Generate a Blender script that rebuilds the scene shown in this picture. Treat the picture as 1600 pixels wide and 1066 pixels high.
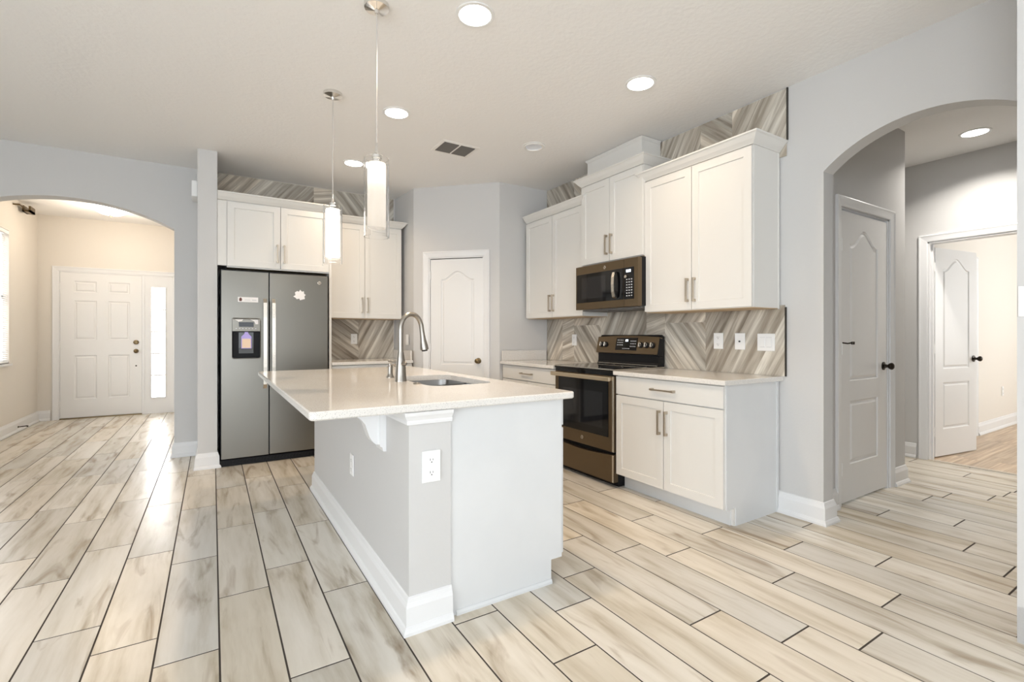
import bpy, bmesh, math, random
from mathutils import Vector, Matrix
random.seed(7)
PI = math.pi
for o in list(bpy.data.objects): bpy.data.objects.remove(o, do_unlink=True)
scn = bpy.context.scene
COL = scn.collection

# ------------------------------------------------------------------ camera
YAW, FPX, HOR, EYE = 0.5575, 750.0, 524.4, 1.195
cam_d = bpy.data.cameras.new('camera'); cam = bpy.data.objects.new('camera', cam_d); COL.objects.link(cam)
cam.location = (0, 0, EYE); cam.rotation_euler = (PI/2, 0, -YAW)
cam_d.sensor_fit = 'HORIZONTAL'; cam_d.sensor_width = 36.0
cam_d.lens = 36.0*FPX/1600; cam_d.shift_y = (HOR-533)/1600.0
cam_d.clip_start = 0.02
scn.camera = cam
# ------------------------------------------------------------------ world, exposure
w = bpy.data.worlds.new('world'); scn.world = w; w.use_nodes = True
w.node_tree.nodes['Background'].inputs[0].default_value = (0.86, 0.93, 1.0, 1)
w.node_tree.nodes['Background'].inputs[1].default_value = 5.0
vs = scn.view_settings
vs.view_transform = 'Standard'; vs.look = 'None'; vs.gamma = 1.0; vs.use_curve_mapping = False
vs.exposure = -0.10

def area(name, loc, rot, sx, sy, power, color, spread=PI, parent=None, shape='RECTANGLE'):
    d = bpy.data.lights.new(name, 'AREA'); d.shape = shape; d.size = sx
    if shape in ('RECTANGLE', 'ELLIPSE'): d.size_y = sy
    d.energy = power; d.color = color; d.spread = spread
    o = bpy.data.objects.new(name, d); COL.objects.link(o); o.location = loc; o.rotation_euler = rot
    if parent: o.parent = parent
    return o
DAY = (0.89, 0.945, 1.0); WARM = (1.0, 0.76, 0.52); SOFT = (1.0, 0.87, 0.72)
# daylight standing outside the real window openings (behind and left of the camera, foyer, far room)
area('daylight_patio', (-0.7, -3.95, 1.3), (PI/2, 0, 0), 3.6, 2.2, 34, DAY)
area('daylight_side', (-4.75, -1.4, 1.5), (0, PI/2, PI), 1.6, 4.2, 185, DAY)
area('daylight_foyer', (-2.45, 7.3, 1.7), (0, PI/2, PI), 1.6, 1.4, 40, (1, .95, .88))
area('daylight_bedroom', (8.6, -0.95, 1.5), (PI/2, 0, 0), 2.4, 1.5, 32, (1, .94, .85))

# ------------------------------------------------------------------ materials
MATS = {}
def mat(name, color, rough=0.5, metal=0.0, bump=0, bscale=60, emit=0, spec=None, trans=0, ior=1.45, aniso=0, coat=0):
    m = bpy.data.materials.new(name); m.use_nodes = True; nt = m.node_tree; b = nt.nodes['Principled BSDF']
    b.inputs['Base Color'].default_value = (*color, 1); b.inputs['Roughness'].default_value = rough
    b.inputs['Metallic'].default_value = metal
    if spec is not None: b.inputs['Specular IOR Level'].default_value = spec
    if trans: b.inputs['Transmission Weight'].default_value = trans; b.inputs['IOR'].default_value = ior
    if emit: b.inputs['Emission Color'].default_value = (*color, 1); b.inputs['Emission Strength'].default_value = emit
    if coat: b.inputs['Coat Weight'].default_value = coat; b.inputs['Coat Roughness'].default_value = .08
    if bump:
        tc = nt.nodes.new('ShaderNodeTexCoord'); n = nt.nodes.new('ShaderNodeTexNoise'); bp = nt.nodes.new('ShaderNodeBump')
        n.inputs['Scale'].default_value = bscale; n.inputs['Detail'].default_value = 3
        bp.inputs['Strength'].default_value = bump; bp.inputs['Distance'].default_value = 0.004
        nt.links.new(tc.outputs['Object'], n.inputs['Vector']); nt.links.new(n.outputs['Fac'], bp.inputs['Height'])
        nt.links.new(bp.outputs['Normal'], b.inputs['Normal'])
    MATS[name] = m; return m
def var_col(m, c1, c2, scale, lo=.4, hi=.6, stretch=(1,1,1), detail=4, coord='Object'):
    nt = m.node_tree; b = nt.nodes['Principled BSDF']
    tc = nt.nodes.new('ShaderNodeTexCoord'); mp = nt.nodes.new('ShaderNodeMapping'); n = nt.nodes.new('ShaderNodeTexNoise'); r = nt.nodes.new('ShaderNodeValToRGB')
    mp.inputs['Scale'].default_value = stretch; n.inputs['Scale'].default_value = scale; n.inputs['Detail'].default_value = detail
    r.color_ramp.elements[0].position = lo; r.color_ramp.elements[1].position = hi
    r.color_ramp.elements[0].color = (*c1, 1); r.color_ramp.elements[1].color = (*c2, 1)
    nt.links.new(tc.outputs[coord], mp.inputs[0]); nt.links.new(mp.outputs[0], n.inputs[0]); nt.links.new(n.outputs['Fac'], r.inputs[0]); nt.links.new(r.outputs[0], b.inputs['Base Color'])
    return m
M_wall = mat('wall_paint_grey', (.605, .597, .585), .6, bump=.12, bscale=90)
M_foyer = mat('wall_beige', (.76, .715, .65), .6, bump=.12, bscale=90)  # beige wall tone for the foyer and the far room
M_ceil = mat('ceiling_texture', (.90, .89, .875), .85, bump=.5, bscale=38)
M_trim = mat('trim_white', (.79, .79, .79), .35)
M_door = mat('door_white', (.80, .795, .785), .32)
M_cab = mat('cabinet_cream_white', (.73, .715, .68), .34)
M_isl = mat('island_panel_white', (.83, .835, .83), .35)
M_seam = mat('cabinet_seam', (.16, .13, .10), .8)
M_nickel = mat('handle_nickel', (.52, .46, .38), .32, 1)
M_steel = mat('faucet_steel', (.36, .335, .30), .33, 1)
M_chrome = mat('chrome', (.75, .74, .72), .12, 1)
M_sink = mat('sink_steel', (.36, .35, .34), .3, 1)
M_bronze = mat('knob_bronze', (.035, .028, .022), .3, .9)
M_brass = mat('brass_antique', (.19, .14, .075), .32, 1)
M_slate = mat('fridge_slate', (.205, .195, .172), .30, .85)
M_slate2 = mat('range_slate', (.15, .110, .068), .31, .85)
M_edge = mat('bright_edge_steel', (.62, .58, .52), .25, 1)
M_black = mat('black_plastic', (.010, .010, .011), .45, spec=.18)
M_glossb = mat('black_glass', (.005, .005, .006), .06, spec=.3)
M_oven = mat('oven_window_glass', (.012, .013, .016), .05, spec=.42)
M_white = mat('white_plastic', (.86, .86, .85), .3)
M_cool = mat('cool_white_plastic', (.88, .92, 1.0), .3)
M_slot = mat('slot_dark', (.03, .03, .03), .6)
M_print = mat('print_light_grey', (.55, .56, .58), .5)
M_ringg = mat('burner_mark', (.10, .10, .10), .3)
M_display = mat('display_lit', (.75, .85, 1.0), .4, emit=3)
M_clear = mat('clear_glass', (1, 1, 1), .02, trans=1, ior=1.3)
M_frost = mat('frosted_glass_lit', (1, .97, .92), .5, emit=1.1)
M_frost2 = mat('frosted_glass_bright', (1, .97, .92), .5, emit=4.5)
M_bulb = mat('bulb', (1, .97, .9), .4, emit=2.6)
M_lens = mat('lamp_lens', (1, .98, .95), .4, emit=12)
M_bowl = mat('lamp_bowl', (1, .97, .9), .3, emit=5)
M_cord = mat('cord_silver', (.62, .60, .58), .3, .5)
M_blind = mat('blind_white', (.9, .9, .9), .5)
M_blind.node_tree.nodes['Principled BSDF'].inputs['Transmission Weight'].default_value = 0
M_paper = mat('paper_white', (.85, .83, .82), .6)
M_purple = mat('paper_lilac', (.50, .42, .85), .6)
M_peach = mat('paper_peach', (.90, .68, .50), .6)
M_brownp = mat('ink_brown', (.12, .04, .03), .6)
M_vent = mat('vent_metal', (.84, .82, .79), .5)
M_ventd = mat('vent_dark', (.16, .15, .14), .6)
M_grout = mat('grout_dark', (.05, .038, .03), .9)
M_tgrout = mat('grout_light', (.66, .61, .54), .8)
M_wood = mat('cabinet_underside', (.55, .40, .24), .5)
var_col(M_isl, (.66, .67, .675), (.70, .708, .71), 2)
# quartz with fine specks
M_quartz = mat('quartz_white', (.8, .77, .73), .10, spec=.55)
def quartz():
    nt = M_quartz.node_tree; b = nt.nodes['Principled BSDF']; L = nt.links
    tc = nt.nodes.new('ShaderNodeTexCoord'); v = nt.nodes.new('ShaderNodeTexVoronoi'); v.inputs['Scale'].default_value = 170
    r = nt.nodes.new('ShaderNodeValToRGB'); r.color_ramp.elements[0].color = (.36, .35, .34, 1); r.color_ramp.elements[1].color = (.77, .755, .73, 1)
    r.color_ramp.elements[0].position = .04; r.color_ramp.elements[1].position = .34
    n = nt.nodes.new('ShaderNodeTexNoise'); n.inputs['Scale'].default_value = 3; n.inputs['Detail'].default_value = 5
    r2 = nt.nodes.new('ShaderNodeValToRGB'); r2.color_ramp.elements[0].color = (.93, .90, .86, 1); r2.color_ramp.elements[1].color = (1, 1, 1, 1)
    mx = nt.nodes.new('ShaderNodeMix'); mx.data_type = 'RGBA'; mx.blend_type = 'MULTIPLY'; mx.inputs[0].default_value = 1
    L.new(tc.outputs['Object'], v.inputs['Vector']); L.new(tc.outputs['Object'], n.inputs['Vector'])
    L.new(v.outputs['Distance'], r.inputs[0]); L.new(n.outputs['Fac'], r2.inputs[0])
    L.new(r.outputs[0], mx.inputs['A']); L.new(r2.outputs[0], mx.inputs['B']); L.new(mx.outputs['Result'], b.inputs['Base Color'])
quartz()
def uv_wood(name, ramp, rough, streak, smudge=True, tint=.12, bump=0):
    """wood look for tiles: UV runs along the board (v), per tile offset is baked in the UV; attribute 'tone' varies each tile"""
    m = bpy.data.materials.new(name); m.use_nodes = True; nt = m.node_tree; b = nt.nodes['Principled BSDF']; L = nt.links
    b.inputs['Roughness'].default_value = rough
    uv = nt.nodes.new('ShaderNodeUVMap'); uv.uv_map = 'uv'
    mp = nt.nodes.new('ShaderNodeMapping'); mp.inputs['Scale'].default_value = streak
    n0 = nt.nodes.new('ShaderNodeTexNoise'); n0.inputs['Scale'].default_value = 2.2; n0.inputs['Detail'].default_value = 2
    L.new(uv.outputs[0], mp.inputs[0])
    # warp
    wv = nt.nodes.new('ShaderNodeVectorMath'); wv.operation = 'MULTIPLY_ADD'; wv.inputs[1].default_value = (.5, .5, .5)
    L.new(uv.outputs[0], n0.inputs['Vector']); L.new(n0.outputs['Color'], wv.inputs[0]); L.new(mp.outputs[0], wv.inputs[2])
    n = nt.nodes.new('ShaderNodeTexNoise'); n.inputs['Scale'].default_value = 1.0; n.inputs['Detail'].default_value = 6; n.inputs['Roughness'].default_value = .58
    L.new(wv.outputs[0], n.inputs['Vector'])
    r = nt.nodes.new('ShaderNodeValToRGB'); cr = r.color_ramp
    while len(cr.elements) < len(ramp): cr.elements.new(.5)
    for e, (p, c) in zip(cr.elements, ramp): e.position = p; e.color = (*c, 1)
    L.new(n.outputs['Fac'], r.inputs[0])
    at = nt.nodes.new('ShaderNodeAttribute'); at.attribute_name = 'tone'
    mx = nt.nodes.new('ShaderNodeMix'); mx.data_type = 'RGBA'; mx.blend_type = 'MULTIPLY'; mx.inputs[0].default_value = 1
    L.new(r.outputs[0], mx.inputs['A']); L.new(at.outputs['Color'], mx.inputs['B'])
    out = mx.outputs['Result']
    if smudge:
        mp2 = nt.nodes.new('ShaderNodeMapping'); mp2.inputs['Scale'].default_value = (9.0, 1.4, 1); L.new(uv.outputs[0], mp2.inputs[0])
        n2 = nt.nodes.new('ShaderNodeTexNoise'); n2.inputs['Scale'].default_value = 1; n2.inputs['Detail'].default_value = 4; n2.inputs['Distortion'].default_value = 1.3
        L.new(mp2.outputs[0], n2.inputs['Vector'])
        r2 = nt.nodes.new('ShaderNodeValToRGB'); r2.color_ramp.elements[0].position = .58; r2.color_ramp.elements[1].position = .76
        r2.color_ramp.elements[0].color = (1, 1, 1, 1); r2.color_ramp.elements[1].color = (.56, .49, .42, 1)
        L.new(n2.outputs['Fac'], r2.inputs[0])
        m3 = nt.nodes.new('ShaderNodeMix'); m3.data_type = 'RGBA'; m3.blend_type = 'MULTIPLY'; m3.inputs[0].default_value = 1
        L.new(out, m3.inputs['A']); L.new(r2.outputs[0], m3.inputs['B']); out = m3.outputs['Result']
    L.new(out, b.inputs['Base Color'])
    return m
M_floor = uv_wood('floor_tile_wood', [(.28, (.40, .345, .265)), (.40, (.58, .535, .455)), (.52, (.68, .645, .58)), (.70, (.75, .72, .665))], .27, (11, 1.1, 1))
M_lam = uv_wood('floor_laminate', [(.3, (.42, .30, .20)), (.5, (.60, .46, .33)), (.7, (.74, .62, .48))], .4, (40, 1.5, 1), smudge=False)
M_back = uv_wood('backsplash_tile', [(.30, (.20, .165, .125)), (.42, (.38, .335, .275)), (.52, (.50, .455, .385)), (.64, (.72, .675, .59))], .3, (22, 1.1, 1), smudge=False)

# ------------------------------------------------------------------ geometry helpers
class MB:
    def __init__(s): s.bm = bmesh.new(); s.T = Matrix.Identity(4)
    def box(s, x0, x1, y0, y1, z0, z1, bev=0):
        r = bmesh.ops.create_cube(s.bm, size=1)
        vs_ = r['verts']
        M = Matrix.Translation(((x0+x1)/2, (y0+y1)/2, (z0+z1)/2)) @ Matrix.Diagonal((abs(x1-x0), abs(y1-y0), abs(z1-z0), 1))
        bmesh.ops.transform(s.bm, matrix=M, verts=vs_)
        if bev:
            es = {e for v in vs_ for e in v.link_edges}
            r2 = bmesh.ops.bevel(s.bm, geom=list(es), offset=bev, segments=2, profile=.5, affect='EDGES')
        return s
    def lathe(s, pts, loc=(0,0,0), seg=32, axis='Z', rot=None):
        """pts: list of (r, z)"""
        M = Matrix.Translation(loc)
        if rot is not None: M = M @ rot
        elif axis == 'X': M = M @ Matrix.Rotation(PI/2, 4, 'Y')
        elif axis == 'Y': M = M @ Matrix.Rotation(-PI/2, 4, 'X')
        rings = []
        for r, z in pts:
            if r < 1e-6: rings.append([s.bm.verts.new(M @ Vector((0, 0, z)))])
            else: rings.append([s.bm.verts.new(M @ Vector((r*math.cos(2*PI*i/seg), r*math.sin(2*PI*i/seg), z))) for i in range(seg)])
        for a, b in zip(rings, rings[1:]):
            for i in range(seg):
                j = (i+1) % seg
                try:
                    if len(a) == 1 and len(b) == 1: continue
                    if len(a) == 1: s.bm.faces.new((a[0], b[i], b[j]))
                    elif len(b) == 1: s.bm.faces.new((a[i], a[j], b[0]))
                    else: s.bm.faces.new((a[i], a[j], b[j], b[i]))
                except ValueError: pass
        return s
    def cyl(s, loc, r, h, seg=24, axis='Z', r2=None):
        r2 = r if r2 is None else r2
        return s.lathe([(0, 0), (r, 0), (r2, h), (0, h)], loc, seg, axis)
    def tube(s, pts, rad, seg=14):
        """pts list of 3D points, rad float or list"""
        n = len(pts); P = [Vector(p) for p in pts]
        R = rad if isinstance(rad, (list, tuple)) else [rad]*n
        rings = []; up = None
        for i in range(n):
            t = (P[min(i+1, n-1)]-P[max(i-1, 0)]).normalized()
            if up is None: up = Vector((0, 0, 1)) if abs(t.z) < .9 else Vector((0, 1, 0))
            a = (up - t*up.dot(t)).normalized(); b = t.cross(a); up = a
            rings.append([s.bm.verts.new(P[i]+(a*math.cos(2*PI*k/seg)+b*math.sin(2*PI*k/seg))*R[i]) for k in range(seg)])
        for A, B in zip(rings, rings[1:]):
            for k in range(seg): s.bm.faces.new((A[k], A[(k+1) % seg], B[(k+1) % seg], B[k]))
        s.bm.faces.new(rings[0][::-1]); s.bm.faces.new(rings[-1])
        return s
    def prism(s, poly, a, b, plane='XY', flip=False):
        """extrude polygon (2D) between a and b along the third axis. plane XY->z, XZ->y, YZ->x"""
        def P(p, t):
            return Vector((p[0], p[1], t)) if plane == 'XY' else Vector((p[0], t, p[1])) if plane == 'XZ' else Vector((t, p[0], p[1]))
        A = [s.bm.verts.new(P(p, a)) for p in poly]; B = [s.bm.verts.new(P(p, b)) for p in poly]
        s.bm.faces.new(A); s.bm.faces.new(B[::-1])
        n = len(poly)
        for i in range(n): s.bm.faces.new((A[i], B[i], B[(i+1) % n], A[(i+1) % n]))
        return s
    def sweep(s, path, prof, closed=False, plane='XY', base=0):
        """sweep profile [(out, up)] along 2D path, mitred. out = to the right of travel"""
        n = len(path); P = [Vector(p) for p in path]; rings = []
        for i in range(n):
            if closed: d0 = (P[i]-P[i-1]).normalized(); d1 = (P[(i+1) % n]-P[i]).normalized()
            else:
                d1 = (P[min(i+1, n-1)]-P[min(i, n-2)]).normalized(); d0 = (P[max(i, 1)]-P[max(i-1, 0)]).normalized()
            n0 = Vector((d0.y, -d0.x)); n1 = Vector((d1.y, -d1.x)); m = n0+n1
            m = m/ (m.length_squared/2) if m.length > 1e-5 else n0
            ring = []
            for o_, u in prof:
                q = P[i]+m*o_
                ring.append(s.bm.verts.new((q.x, q.y, base+u) if plane == 'XY' else (q.x, base+u, q.y) if plane == 'XZ' else (base+u, q.x, q.y)))
            rings.append(ring)
        k = len(prof)
        prs = list(zip(rings, rings[1:])) + ([(rings[-1], rings[0])] if closed else [])
        for A, B in prs:
            for i in range(k): s.bm.faces.new((A[i], A[(i+1) % k], B[(i+1) % k], B[i]))
        if not closed: s.bm.faces.new(rings[0][::-1]); s.bm.faces.new(rings[-1])
        return s
    def build(s, name, material, parent=None, smooth=None, **kw):
        bmesh.ops.recalc_face_normals(s.bm, faces=s.bm.faces)
        me = bpy.data.meshes.new(name); s.bm.to_mesh(me); s.bm.free()
        me.materials.append(material)
        if smooth:
            for p in me.polygons: p.use_smooth = True
            try: me.set_sharp_from_angle(angle=math.radians(smooth if smooth is not True else 35))
            except Exception: pass
        o = bpy.data.objects.new(name, me); COL.objects.link(o)
        if parent: o.parent = parent
        tag(o, **kw)
        return o
def tag(o, label=None, cat=None, group=None, kind=None):
    if label: o['label'] = label
    if cat: o['category'] = cat
    if group: o['group'] = group
    if kind: o['kind'] = kind
    return o
def thing(name, label, cat, loc=(0,0,0), rz=0, group=None, kind=None):
    o = bpy.data.objects.new(name, None); COL.objects.link(o); o.empty_display_size = .05
    o.location = loc; o.rotation_euler = (0, 0, rz)
    return tag(o, label, cat, group, kind)
def copy_tree(o, parent=None):
    c = o.copy(); COL.objects.link(c)
    if parent: c.parent = parent
    for ch in list(o.children): copy_tree(ch, c)
    return c
def struct(mb, name, m, parent=None, **k): return mb.build(name, m, parent, kind='structure' if not parent else None, **k)

CH = 2.86
RX, WT = 3.27, 0.12         # range wall plane, wall thickness
BY = 5.745                  # fridge wall plane
COLX, COLY = 2.66, 0.546    # near right wall chunk

# ------------------------------------------------------------------ floor: one mesh of real tiles over grout
def uv_tiles(name, quads, material, bev=.002, **k):
    """quads: list of (poly3d top verts, uvs, tone) ; each tile a slab with sloped rim"""
    bm = bmesh.new(); uvl = bm.loops.layers.uv.new('uv'); cl = bm.loops.layers.float_color.new('tone')
    for poly, uvs, tone, nrm in quads:
        n = len(poly); c = sum((Vector(p) for p in poly), Vector())/n; N = Vector(nrm)
        top = [bm.verts.new(Vector(p)+(c-Vector(p)).normalized()*bev) for p in poly]
        bot = [bm.verts.new(Vector(p)-N*.0016) for p in poly]
        fs = [(bm.faces.new(top), list(range(n)))]
        for i in range(n):
            j = (i+1) % n; fs.append((bm.faces.new((bot[i], bot[j], top[j], top[i])), [i, j, j, i]))
        for f, idx in fs:
            for l, ii in zip(f.loops, idx): l[uvl].uv = uvs[ii]; l[cl] = (*tone, 1)
    bmesh.ops.recalc_face_normals(bm, faces=bm.faces)
    me = bpy.data.meshes.new(name); bm.to_mesh(me); bm.free(); me.materials.append(material)
    o = bpy.data.objects.new(name, me); COL.objects.link(o); tag(o, **k); return o
P_, LN, X0 = 0.206, 0.915, -0.802
known = {0: 3.157, 1: 2.575, 2: 2.35, 3: 2.145, 4: 2.555, 5: 1.827, 10: 1.665, 11: 1.872, 12: 1.292, 13: 1.03, 14: .85, 15: 1.30, 16: .932, 17: 1.469, 18: 1.114, 19: 1.581, 20: .729, 21: .935, 22: 1.421, 23: 1.088}
quads = []
rr = random.Random(11)
pool = [(1.06, 1.03, .99), (1.0, .99, .97), (.93, .93, .93), (1.02, .97, .90), (.98, .93, .85), (1.08, 1.07, 1.05), (.90, .89, .87), (1.04, 1.0, .94)]
for k in range(-17, 34):
    a = X0+k*P_; b = a+P_
    if a > 5.84: break
    off = known.get(k, rr.uniform(0, LN))
    off = off % LN
    ymin, ymax = (-3.7, 9.2) if b < 3.2 else (-.4, 3.2)
    if b < -2.1: ymax = 5.8
    y = off-LN*6
    g = .0032
    while y < ymax:
        y1 = y+LN
        if y1 > ymin:
            ya, yb = max(y, ymin), min(y1, ymax)
            bb = min(b, 5.84)
            u0, v0 = rr.uniform(0, 50), rr.uniform(0, 50)
            p = [(a+g, ya+g, 0), (bb-g, ya+g, 0), (bb-g, yb-g, 0), (a+g, yb-g, 0)]
            uvs = [(u0+q[0]-a, v0+q[1]-y) for q in p]
            quads.append((p, uvs, rr.choice(pool), (0, 0, 1)))
        y = y1
fl = uv_tiles('floor', quads, M_floor, bev=.0012, kind='structure')
struct(MB().box(-4.3, 5.84, -3.7, 9.3, -.10, -.0010), 'floor_grout_bed', M_grout)
# laminate in the room beyond the hall
quads = []
for k in range(0, 36):
    a = -1.0+k*.12; y = -rr.uniform(0, 1.1)+5.85
    while y < 10:
        p = [(max(y, 5.85)+.0005, a+.0005, 0), (min(y+1.2, 10)-.0005, a+.0005, 0), (min(y+1.2, 10)-.0005, a+.1195, 0), (max(y, 5.85)+.0005, a+.1195, 0)]
        u0, v0 = rr.uniform(0, 50), rr.uniform(0, 50); t = rr.uniform(.82, 1.08)
        quads.append((p, [(u0+q[1]-a, v0+q[0]) for q in p], (t, t*.98, t*.95), (0, 0, 1))); y += 1.2
uv_tiles('floor_laminate', quads, M_lam, bev=.0008, kind='structure')
struct(MB().box(5.84, 10, -1.0, 3.3, -.10, -.003), 'floor_subfloor', M_wood)
struct(MB().box(5.825, 5.865, .5, 1.8, -.003, .006, .002), 'trim_threshold', mat('threshold', (.62, .55, .46), .4))

# ------------------------------------------------------------------ ceiling
struct(MB().box(-4.3, 10, -3.7, BY+.15, CH, CH+.1), 'ceiling', M_ceil)
struct(MB().box(-4.3, 3.6, BY+.15, 9.5, 2.885, 2.985), 'ceiling_foyer', M_ceil)

# ------------------------------------------------------------------ walls
def arch(c, half, zs, za, n=28):
    """points of a segmental arch from +half to -half"""
    rise = za-zs; R = (half*half+rise*rise)/(2*rise); zc = za-R; a0 = math.asin(half/R)
    return [(c+R*math.sin(a0-2*a0*i/n), zc+R*math.cos(a0-2*a0*i/n)) for i in range(n+1)]
ar = arch(1.04, .49, 2.23, 2.42)
poly = [(5.9, 0), (5.9, CH), (-.4, CH), (-.4, 0), (.55, 0), *reversed(ar), (1.53, 0)]
struct(MB().prism(poly, RX, RX+WT, 'YZ'), 'wall_right', M_wall)
al = arch(-1.085, .765, 2.24, 2.435)
poly = [(-4.3, 0), (-4.3, CH+.02), (3.3, CH+.02), (3.3, 0), (-.32, 0), *al, (-1.85, 0)]
struct(MB().prism(poly, BY, BY+.15, 'XZ'), 'wall_back', M_wall)
struct(MB().box(-.115, .035, 5.10, BY, 0, CH), 'wall_partition', M_wall)
# pantry walls
DA, DB = Vector((1.93, 5.20)), Vector((2.64, 4.49))
dd = (DB-DA).normalized(); dn = Vector((dd.y, -dd.x))            # dn faces the kitchen (towards -x,-y)
if dn.y > 0: dn = -dn
DL = (DB-DA).length
def dp(t, o=0): q = DA+dd*t+dn*o; return (q.x, q.y)
c0, c1 = .115, .895                                # casing outer limits along the diagonal
d0, d1 = .185, .825
mb = MB()
for t0, t1, z0, z1 in ((0, d0, 0, CH), (d1, DL, 0, CH), (d0, d1, 2.065, CH)):
    mb.prism([dp(t0), dp(t1), dp(t1, -.11), dp(t0, -.11)], z0, z1)
struct(mb, 'wall_pantry', M_wall)
struct(MB().prism([(1.89, BY), (1.93, 5.20), (2.03, 5.24), (2.0, BY)], 0, CH), 'wall_pantry_left', M_wall)
struct(MB().prism([(2.64, 4.49), (RX, 4.475), (RX, 4.60), (2.69, 4.60)], 0, CH), 'wall_pantry_right', M_wall)
struct(MB().box(COLX, RX, -3.7, COLY, 0, CH), 'wall_corner_right', M_wall)
# great room shell, with real openings
mb = MB()
for x0, x1, z0, z1 in ((-4.3, -2.5, 0, CH), (1.1, COLX, 0, CH), (-2.5, 1.1, 2.35, CH)): mb.box(x0, x1, -3.85, -3.7, z0, z1)
struct(mb, 'wall_front', M_wall)
mb = MB()
for y0, y1, z0, z1 in ((-3.85, -3.5, 0, CH), (.7, BY, 0, CH), (-3.5, .7, 0, .7), (-3.5, .7, 2.3, CH)): mb.box(-4.45, -4.3, y0, y1, z0, z1)
struct(mb, 'wall_left', M_wall)
mb = MB()
for x in (-2.5, -1.3, -.1, 1.06): mb.box(x, x+.04, -3.8, -3.74, 0, 2.35)
mb.box(-2.5, 1.1, -3.8, -3.74, 0, .05).box(-2.5, 1.1, -3.8, -3.74, 2.30, 2.35)
struct(mb, 'window_1', M_trim)
mb = MB()
for y in (-3.5, -2.1, -.74, .66): mb.box(-4.40, -4.34, y, y+.04, .7, 2.3)
mb.box(-4.40, -4.34, -3.5, .7, .7, .74).box(-4.40, -4.34, -3.5, .7, 2.26, 2.3).box(-4.40, -4.34, -3.5, .7, 1.48, 1.51)
struct(mb, 'window_2', M_trim)
# foyer
FY = 9.16
mb = MB()
for y0, y1, z0, z1 in ((BY+.15, 6.55, 0, 2.9), (8.06, FY+.1, 0, 2.9), (6.55, 8.06, 0, .86), (6.55, 8.06, 2.45, 2.9)): mb.box(-2.2, -2.07, y0, y1, z0, z1)
struct(mb, 'wall_foyer_left', M_foyer)
mb = MB()
for x0, x1, z0, z1 in ((-2.2, -1.85, 0, 2.9), (-.53, 3.5, 0, 2.9), (-1.85, -.53, 2.12, 2.9)): mb.box(x0, x1, FY, FY+.14, z0, z1)
struct(mb, 'wall_foyer_back', M_foyer)
struct(MB().box(.35, .5, BY+.15, FY, 0, 2.9), 'wall_foyer_right', M_foyer)
# hall
HX = 5.83
struct(MB().box(RX+WT, 3.70, 1.63, 1.75, 0, CH).box(4.53, 4.80, 1.63, 1.75, 0, CH).box(3.70, 4.53, 1.63, 1.75, 2.09, CH).box(4.68, 4.80, 1.75, 3.2, 0, CH), 'wall_hall_left', M_wall)
mb = MB()
for y0, y1, z0, z1 in ((1.80, 3.2, 0, CH), (-.4, .98, 0, CH), (.98, 1.80, 2.09, CH)): mb.box(HX, HX+.12, y0, y1, z0, z1)
struct(mb, 'wall_hall_back', M_wall)
struct(MB().box(RX+WT, HX, -.4, -.3, 0, CH).box(RX+WT, RX+WT+.02, -.3, .2, 0, CH), 'wall_hall_right', M_wall)
struct(MB().box(4.80, HX, 3.2, 3.3, 0, CH), 'wall_hall_end', M_wall)
# far room
struct(MB().box(HX+.12, 10, 1.93, 2.05, 0, CH), 'wall_bedroom_left', M_foyer)
struct(MB().box(10, 10.1, -1.0, 2.05, 0, CH), 'wall_bedroom_back', M_foyer)
mb = MB()
for x0, x1, z0, z1 in ((HX, 7.4, 0, CH), (9.8, 10, 0, CH), (7.4, 9.8, 0, .8), (7.4, 9.8, 2.3, CH)): mb.box(x0, x1, -.9, -.8, z0, z1)
struct(mb, 'wall_bedroom_right', M_foyer)

# ------------------------------------------------------------------ baseboards (tall, stepped, with shoe)
BP = [(0, 0), (.030, 0), (.030, .012), (.022, .028), (.017, .032), (.017, .105), (.012, .118), (.010, .122), (.006, .138), (0, .142)]
def base_path(name, path, m=M_trim): return struct(MB().sweep(path, BP), name, m)
base_path('baseboard_right', [(RX, 1.82), (RX, 1.53), (RX+WT, 1.53), (RX+WT, 1.63), (3.655, 1.63)])
base_path('baseboard_corner', [(COLX+.4, COLY), (COLX, COLY), (COLX, -1.5)][::-1])
base_path('baseboard_partition', [(.035, 5.16), (.035, 5.10), (-.115, 5.10), (-.115, BY), (-.32, BY), (-.32, BY+.15)][::-1])
base_path('baseboard_left', [(-1.85, BY+.15), (-1.85, BY), (-4.2, BY)][::-1])
base_path('baseboard_foyer', [(-1.935, FY), (-2.07, FY), (-2.07, BY+.2)][::-1])
base_path('baseboard_hall', [(4.575, 1.63), (4.80, 1.63), (4.80, 3.1)])
base_path('baseboard_hall_back', [(HX, 3.1), (HX, 1.885)])
base_path('baseboard_bedroom', [(7.755, 1.93), (9.98, 1.93)])

# ------------------------------------------------------------------ doors
def inset(poly, d):
    n = len(poly); out = []
    for i in range(n):
        p0, p, p1 = Vector(poly[i-1]), Vector(poly[i]), Vector(poly[(i+1) % n])
        a = (p-p0).normalized(); b = (p1-p).normalized()
        n0 = Vector((-a.y, a.x)); n1 = Vector((-b.y, b.x)); m = n0+n1; m = m/(m.length_squared/2)
        q = p+m*d; out.append((q.x, q.y))
    return out
def rect(x0, x1, z0, z1): return [(x0, z0), (x1, z0), (x1, z1), (x0, z1)]
def camel(x0, x1, z0, zs, za, n=18):
    """rect with ogee (cathedral) top, ccw"""
    pts = [(x0, z0), (x1, z0), (x1, zs)]
    W = x1-x0
    for i in range(1, n):
        t = i/n; pts.append((x1-W*t, zs+(za-zs)*(.5-.5*math.cos(2*PI*min(max((t-.04)/.92, 0), 1)))))
    pts.append((x0, zs)); return pts
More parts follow.
